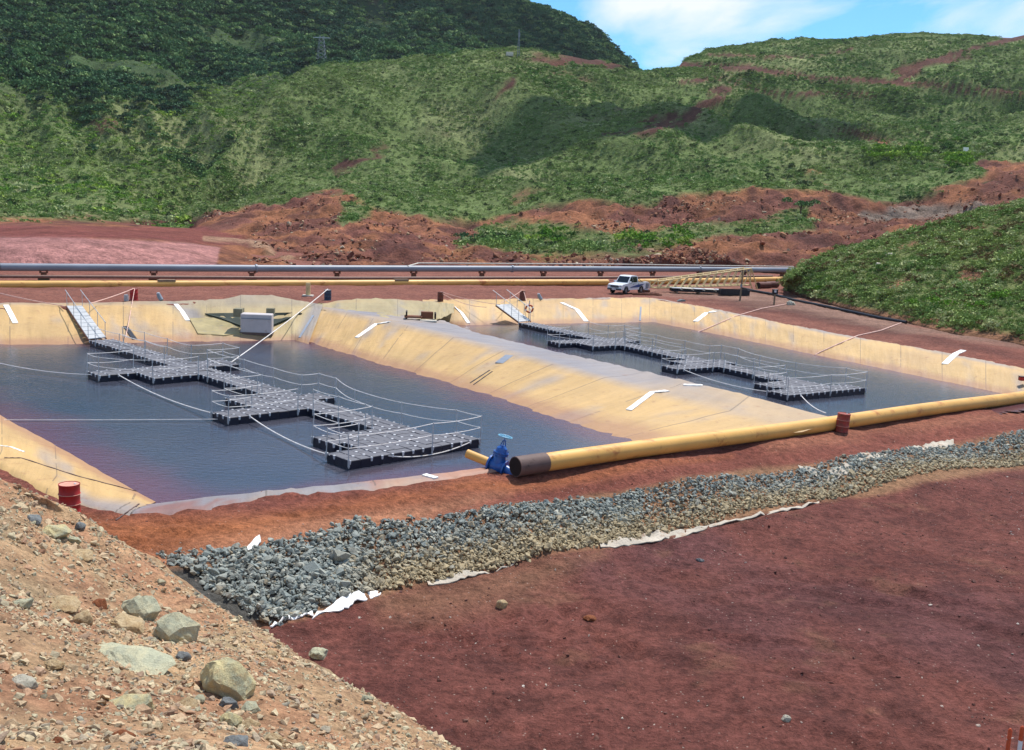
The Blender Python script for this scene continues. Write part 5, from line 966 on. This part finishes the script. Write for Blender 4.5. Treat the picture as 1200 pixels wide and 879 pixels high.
# ------------------------------------------------------------------ inlet box and second inlet
p = Vector(G(300, 391, .35)) + Vector((0, .3, 0)); b_ = thing('inlet_box', 'pale concrete inlet box at the far edge of the left pond', 'inlet', p, .08); sc1 = p.y / F
wd = 36 * sc1; hh = 25 * sc1
m_ = MB(); m_.box((0, 0, hh / 2 - .1), (wd, .9, hh), bev=.05); m_.build('box_wall', MAT['conc'], b_); MB().box((0, -.02, .02), (wd + .1, 1.0, .16)).build('foot_slab', MAT['brown'], b_); MB().box((0, -.47, hh * .72), (wd * .96, .03, .06)).build('rim', MAT['greyp'], b_)
MB().box((-wd * .62, .35, hh - .1), (.6, .9, .55)).build('side_block', MAT['greygreen'], b_); MB().box((wd * .38, .75, hh + .02), (.55, .5, .4)).build('side_block', MAT['greygreen'], b_)
def patch(name, label, pts, mat, cat, dz=.1):
    P_ = [hitl(*q) + Vector((0, 0, dz)) for q in pts]; c_ = sum(P_, Vector()) / len(P_) + Vector((0, 0, -.04)); n_ = len(P_); lo = [q - Vector((0, 0, .09)) for q in P_]; mb = MB(); mb.add(P_ + [c_] + lo + [c_ - Vector((0, 0, .09))], [(k, (k + 1) % n_, n_) for k in range(n_)] + [((k + 1) % n_ + n_ + 1, k + n_ + 1, 2 * n_ + 1) for k in range(n_)] + [(k, k + n_ + 1, (k + 1) % n_ + n_ + 1, (k + 1) % n_) for k in range(n_)])
    return tag(mb.build(name, MAT[mat], auto=False), label, cat)
patch('cloth_wing', 'dark green cloth wing sagging left of the inlet box', [(240, 369.5), (262, 369), (283, 369), (283, 384), (272, 380), (256, 374)], 'darkgreen', 'cloth', .14)
patch('cloth_wing', 'dark green cloth wing sagging right of the inlet box', [(317, 369), (336, 368.5), (354, 369), (338, 375), (318, 384)], 'darkgreen', 'cloth', .14)
patch('liner_fold', 'olive liner fold hanging down left below the inlet box', [(222, 374), (250, 373.5), (270, 380), (290, 391), (262, 394), (232, 392)], 'foldm', 'fold', .08)
p = Vector(G(494, 373, 1.5)); b_ = thing('inlet_chute', 'low brown open chute at the far corner between the two ponds', 'inlet', p, .1); MB().box((-.6, 0, .1), (1.3, .8, .12)).build('floor_plate', MAT['rust'], b_); MB().box((.4, .2, .22), (.9, .5, .5)).build('chute_block', MAT['rust'], b_); MB().box((-1.1, .3, .2), (.12, 1.1, .5)).build('side_plate', MAT['hole'], b_); MB().box((1.0, .3, .2), (.12, 1.1, .4)).build('side_plate', MAT['hole'], b_); MB().box((.5, -.6, -.1), (1.2, .5, .1)).build('apron_plate', MAT['cream'], b_)

# ------------------------------------------------------------------ pickup truck (x forward, y left)
p = onground(734, 343.5); tk = thing('pickup_truck', 'white double cab pickup truck parked before the far yellow pipe', 'pickup truck', p, math.atan2(-.80, -.60)); tk.scale = (.98, .98, 1.08)
m_ = MB(); 
m_.prism([(-2.6, .5), (-2.6, 1.05), (-1.05, 1.08), (-1.05, .95), (1.0, 1.02), (1.15, 1.08), (2.35, .98), (2.55, .86), (2.6, .5), (2.1, .42), (1.95, .62), (1.65, .75), (1.3, .62), (1.15, .40), (-1.15, .40), (-1.3, .62), (-1.6, .75), (-1.95, .62), (-2.1, .45)], -.9, .9)
m_.build('body', MAT['carw'], tk)
cb = MB(); cb.prism([(-1.05, 1.0), (-.95, 1.72), (-.75, 1.8), (.25, 1.8), (.5, 1.72), (1.15, 1.06)], -.84, .84, top=None); 
for i_, v in enumerate(cb.v): 
    if v[2] > 1.5: cb.v[i_] = (v[0], v[1] * .86, v[2])
cb.build('cab', MAT['carw'], tk)
def quad(name, pts, mat, par, th=.02): 
    pts = [Vector(q) for q in pts]; n_ = (pts[1] - pts[0]).cross(pts[2] - pts[0]).normalized() * th; mb = MB(); k = len(pts); mb.add([q + n_ for q in pts] + [q - n_ for q in pts], [tuple(range(k)), tuple(range(2 * k - 1, k - 1, -1))] + [(i, (i + 1) % k, (i + 1) % k + k, i + k) for i in range(k)]); return mb.build(name, mat, par, False)
quad('windscreen', [(1.08, -.72, 1.12), (1.08, .72, 1.12), (.53, .66, 1.69), (.53, -.66, 1.69)], MAT['glass'], tk)
quad('rear_window', [(-1.05, .66, 1.14), (-1.05, -.66, 1.14), (-.97, -.6, 1.68), (-.97, .6, 1.68)], MAT['glass'], tk)
for s_ in (-1, 1):
    yb, yt = s_ * .835, s_ * .735
    quad('side_window', [(.95, yb, 1.14), (.15, yb, 1.14), (.15, yt, 1.68), (.42, yt, 1.68)], MAT['glass'], tk); quad('side_window', [(.05, yb, 1.14), (-.85, yb, 1.14), (-.80, yt, 1.68), (.05, yt, 1.68)], MAT['glass'], tk)
    quad('door_stripe', [(.95, s_ * .905, .62), (-1.0, s_ * .905, .62), (-2.4, s_ * .905, .95), (-.9, s_ * .905, .9), (.5, s_ * .905, .72)], MAT['stripe'], tk, .006)
    for dx in (.1, -.95): MB().box((dx, s_ * .905, .95), (.16, .03, .035)).build('door_handle', MAT['black'], tk)
    mr2 = MB().box((.95, s_ * 1.0, 1.18), (.14, .22, .18), bev=.02).build('mirror', MAT['carw'], tk)
    MB().box((2.5, s_ * .72, .83), (.16, .3, .2), bev=.03).build('headlight', MAT['lamp'], tk); MB().box((-2.6, s_ * .82, .85), (.05, .14, .3)).build('tail_light', MAT['red'], tk)
    for x in (1.62, -1.62):
        w_ = MB().tube([(x, s_ * .68, .37), (x, s_ * .92, .37)], .37, 24).build('wheel', MAT['tyre'], tk); MB().tube([(x, s_ * .915, .37), (x, s_ * .935, .37)], .22, 16).build('rim', MAT['rim'], w_); ar_ = MB().tube([(x + .44 * math.cos(a), s_ * .905, .37 + .44 * math.sin(a)) for a in np.linspace(0, math.pi, 10)], .035, 6); ar_.build('wheel_arch', MAT['grille'], tk)
MB().box((2.6, 0, .78), (.06, 1.05, .24), bev=.02).build('grille', MAT['grille'], tk); MB().box((2.62, 0, .5), (.16, 1.75, .2), bev=.04).build('bumper', MAT['grille'], tk); MB().box((2.72, 0, .5), (.02, .5, .12)).build('number_plate', MAT['knob'], tk)
MB().box((-1.85, 0, 1.075), (1.45, 1.5, .01)).build('load_bed', MAT['black'], tk); rb = MB(); rb.tube([(-1.2, -.72, 1.05), (-1.2, -.66, 1.6), (-1.2, .66, 1.6), (-1.2, .72, 1.05)], .035, 8); rb.tube([(-1.2, -.6, 1.58), (-2.2, -.7, 1.08)], .03, 8); rb.tube([(-1.2, .6, 1.58), (-2.2, .7, 1.08)], .03, 8); rb.build('roll_bar', MAT['grille'], tk)
# water tank / reel behind the truck
p = onground(757, 342.5); d = thing('hose_reel', 'round grey and white reel standing right behind the truck', 'reel', p, .3); RY = Matrix.Rotation(math.radians(90), 3, 'X'); MB().torus((0, 0, .7), .42, .07, 24, 8, M=RY).build('rim', MAT['knob'], d); MB().torus((0, .5, .7), .42, .07, 24, 8, M=RY).build('rim', MAT['knob'], d); MB().tube([(0, -.02, .7), (0, .52, .7)], .3, 18).build('hub', MAT['greyp'], d); MB().box((0, .25, .15), (.9, .7, .22)).build('stand', MAT['rust'], d)
# lattice boom
A = onground(766, 343, .55); B = onground(874, 338.5, .75); dr = B - A; Ln = dr.length; bo = thing('lattice_boom', 'cream yellow lattice crane boom lying on the ground right of the truck', 'boom', A, math.atan2(dr.y, dr.x)); wd, ht = 1.1, 1.7
def bh(t): return (ht * (.45 + .75 * t))
for y in (-wd / 2, wd / 2): MB().tube([(0, y, 0), (Ln, y, 0)], .09, 6).build('lower_chord', MAT['truss'], bo); MB().tube([(0, y, bh(0)), (Ln, y, bh(1))], .09, 6).build('upper_chord', MAT['truss'], bo)
nb = 13
for k in range(nb):
    a, b = k / nb, (k + 1) / nb
    for y in (-wd / 2, wd / 2):
        MB().tube([(a * Ln, y, 0), (b * Ln, y, bh(b))], .07, 5).build('diagonal', MAT['truss'], bo)
    MB().tube([(a * Ln, -wd / 2, bh(a)), (b * Ln, wd / 2, bh(b))], .035, 5).build('cross_bar', MAT['truss'], bo); 
for x in (0, Ln): e = MB(); e.tube([(x, -wd / 2, 0), (x, -wd / 2, bh(x / Ln)), (x, wd / 2, bh(x / Ln)), (x, wd / 2, 0), (x, -wd / 2, 0)], .08, 6); e.build('end_frame', MAT['truss'], bo)
fo_ = MB(); fo_.tube([(Ln - 1, -.5, bh(1)), (Ln - .2, -1.1, -.5)], .08, 6); fo_.tube([(Ln + .1, -.5, bh(1)), (Ln + .9, -1.1, -.5)], .08, 6); fo_.build('foot_frame', MAT['truss'], bo)
p = onground(757, 346.2); d = thing('rusty_frame', 'flat rusty steel frame on the ground below the lattice boom foot', 'frame', p, .15)
for y in (-.5, .5): MB().box((0, y, .12), (3.2, .14, .18)).build('beam', MAT['rust'], d)
for x in (-1.4, -.5, .4, 1.4): MB().box((x, 0, .1), (.14, .86, .12)).build('cross_beam', MAT['rust'], d)
p = onground(818, 343.5); d = thing('pallet_stack', 'low stack of boards with black tubes under the lattice boom', 'pallets', p, .05)
for k in range(5): MB().box((-2.6 + 1.3 * k, 0, .5), (1.2, 1.4, .07)).build('board', MAT['cream' if k % 2 else 'post'], d)
for y in (-.5, 0, .5): MB().tube([(-3.2, y, .25), (3.1, y, .25)], .13, 10).build('black_tube', MAT['black'], d)
for x in (-2.6, 0, 2.6): MB().box((x, 0, .06), (.2, 1.5, .12)).build('bearer', MAT['wood'], d)
p = onground(860, 346); d = thing('black_crate', 'long black plastic crate at the right end of the lattice boom', 'crate', p, .05); m_ = MB(); m_.box((0, -.6, .35), (3.2, .06, .6)); m_.box((0, .6, .35), (3.2, .06, .6)); m_.box((-1.6, 0, .35), (.06, 1.14, .6)); m_.box((1.6, 0, .35), (.06, 1.14, .6)); m_.box((0, 0, .08), (3.1, 1.1, .08)); m_.build('crate_wall', MAT['black'], d, False)
for k in range(8): MB().box((-1.4 + .4 * k, -.64, .35), (.06, .03, .58)).build('rib', MAT['black'], d)
p = onground(867, 352.5); d = thing('wooden_pole', 'tall thin wooden pole in front of the boom end', 'pole', p); MB().tube([(0, 0, -.2), (.05, 0, 1.6), (.02, 0, 3.3)], [.1, .085, .06], 10).build('pole_shaft', MAT['wood'], d); MB().box((0, -.1, 1.6), (.2, .1, .3)).build('junction_box', MAT['greyp'], d)
p = onground(907, 357); d = thing('meter_post', 'post with a black cabinet on top left of the hillside foot', 'post', p); MB().tube([(0, 0, -.1), (0, 0, 1.2)], .09, 10).build('post_shaft', MAT['wood'], d); MB().box((0, 0, 1.35), (.55, .35, .5), bev=.03).build('cabinet', MAT['black'], d); MB().box((-.02, -.19, 1.38), (.22, .03, .22)).build('window', MAT['knob'], d)
boulder(928, 354, 14, 9, 'wh', 'small heap like pale rock at the rope end above the right pond', 97, 0, surf=onground(928, 357))
boulder(798, 351, 14, 5, 'gr', 'grey low stone on the gravel in front of the pallets', 98, 0, surf=onground(798, 353))
# mesh fence panel in front of boom base: thin bollard marks at the far right
p = onground(1196, 457, .25); d = thing('small_red_box', 'small dark red box on the near yellow pipe at the right picture edge', 'box', p); MB().box((0, 0, .45), (.35, .3, .24), bev=.03).build('box_body', MAT['red'], d); MB().box((0, 0, .59), (.37, .32, .04)).build('lid', MAT['brown'], d)
# marker pegs bottom right
for k, (x, y, h, lb) in enumerate([(1178, 900, .86, 'orange wooden peg at the lower right corner, left of the white footed one'), (1191, 905, 1.0, 'orange topped white peg at the lower right corner')]):
    p = onground(x, y); d = thing('marker_peg', lb, 'peg', p); MB().tube([(0, 0, -.05), (.0, 0, h * (.72 if k else .1))], .042, 10).build('lower_part', MAT['white' if k else 'orange'], d); MB().tube([(0, 0, h * (.72 if k else .1)), (0, 0, h), (0, 0, h + .04)], [.042, .042, .015], 10).build('painted_top', MAT['orange'], d)
    if not k: MB().tube([(-.05, 0, h * .75), (.09, 0, h * .8)], .012, 6).build('tie', MAT['cream'], d)
# mast on the ridge, lattice pylon, track sign
def near_h(px, py): i_ = np.argmin((hx - px) ** 2 + (hy - py) ** 2 + (rv > 7.2) * 1e6); return Vector(hp[i_])
p = near_h(607, 66); d = thing('antenna_mast', 'thin grey antenna mast standing on the middle ridge', 'mast', p); m_ = MB(); k_ = p.y / F
for a in range(3): th = a * 2.094; m_.tube([(math.cos(th) * .55, math.sin(th) * .55, 0), (math.cos(th) * .2, math.sin(th) * .2, 30 * k_)], .10, 5)
m_.build('mast_legs', MAT['greyp'], d); st_ = MB()
for a in range(10): z = a * 3 * k_; st_.torus((0, 0, z), .55 - .033 * a, .06, 3, 4)
st_.build('bracing', MAT['greyp'], d); MB().box((.2, 0, 24 * k_), (.7, .5, 1.6)).build('antenna_panel', MAT['greyp'], d)
MB().box((-3.5, -1, .8), (3, 2.4, 1.6), bev=.05).build('equipment_hut', MAT['cream'], d)
i_ = np.argmin((mxx - 379) ** 2 + (myy - 76) ** 2); p = Vector(mpp[i_]) + Vector((0, -2, 3)); d = thing('lattice_pylon', 'faint grey lattice pylon on the wooded saddle behind the middle ridge', 'pylon', p); m_ = MB(); k_ = p.y / F
for a, b in ((-1, -1), (1, -1), (1, 1), (-1, 1)): m_.tube([(a * 2.2, b * 2.2, 0), (a * 1.0, b * 1.0, 26 * k_)], .09, 5)
m_.build('legs', MAT['greyp'], d); m_ = MB()
for q in range(6): z0, z1 = q * 4.3 * k_, (q + 1) * 4.3 * k_; r0 = 2.2 - .2 * q; r1 = r0 - .2; m_.tube([(-r0, -r0, z0), (r1, -r1, z1)], .08, 4); m_.tube([(r0, -r0, z0), (-r1, -r1, z1)], .08, 4); m_.tube([(r0, -r0, z0), (r1, r1, z1)], .08, 4)
m_.build('bracing', MAT['greyp'], d); MB().box((0, 0, 24 * k_), (9, .4, .4)).build('cross_arm', MAT['post'], d)
p = near_h(1131, 183); d = thing('white_sign', 'small white sign board beside the hill track', 'sign', p); MB().box((0, 0, 1.9), (1.5, .1, 1.1)).build('board', MAT['white'], d); 
for x in (-.5, .5): MB().box((x, .1, .9), (.1, .1, 1.9)).build('post', MAT['post'], d)

# ------------------------------------------------------------------ haze
hz = MB().box((0, 700, 119), (5200, 2300, 264)).build('haze', None, auto=False); vm = bpy.data.materials.new('haze_air'); vm.use_nodes = True; vn = vm.node_tree; vn.nodes.clear(); vo = vn.nodes.new('ShaderNodeOutputMaterial'); vp = vn.nodes.new('ShaderNodeVolumePrincipled')
vp.inputs['Color'].default_value = (.82, .90, 1, 1); vp.inputs['Density'].default_value = .00005; vp.inputs['Anisotropy'].default_value = .2; vn.links.new(vp.outputs[0], vo.inputs['Volume']); hz.data.materials.append(vm); hz['kind'] = 'stuff'
sc.cycles.volume_bounces = 0
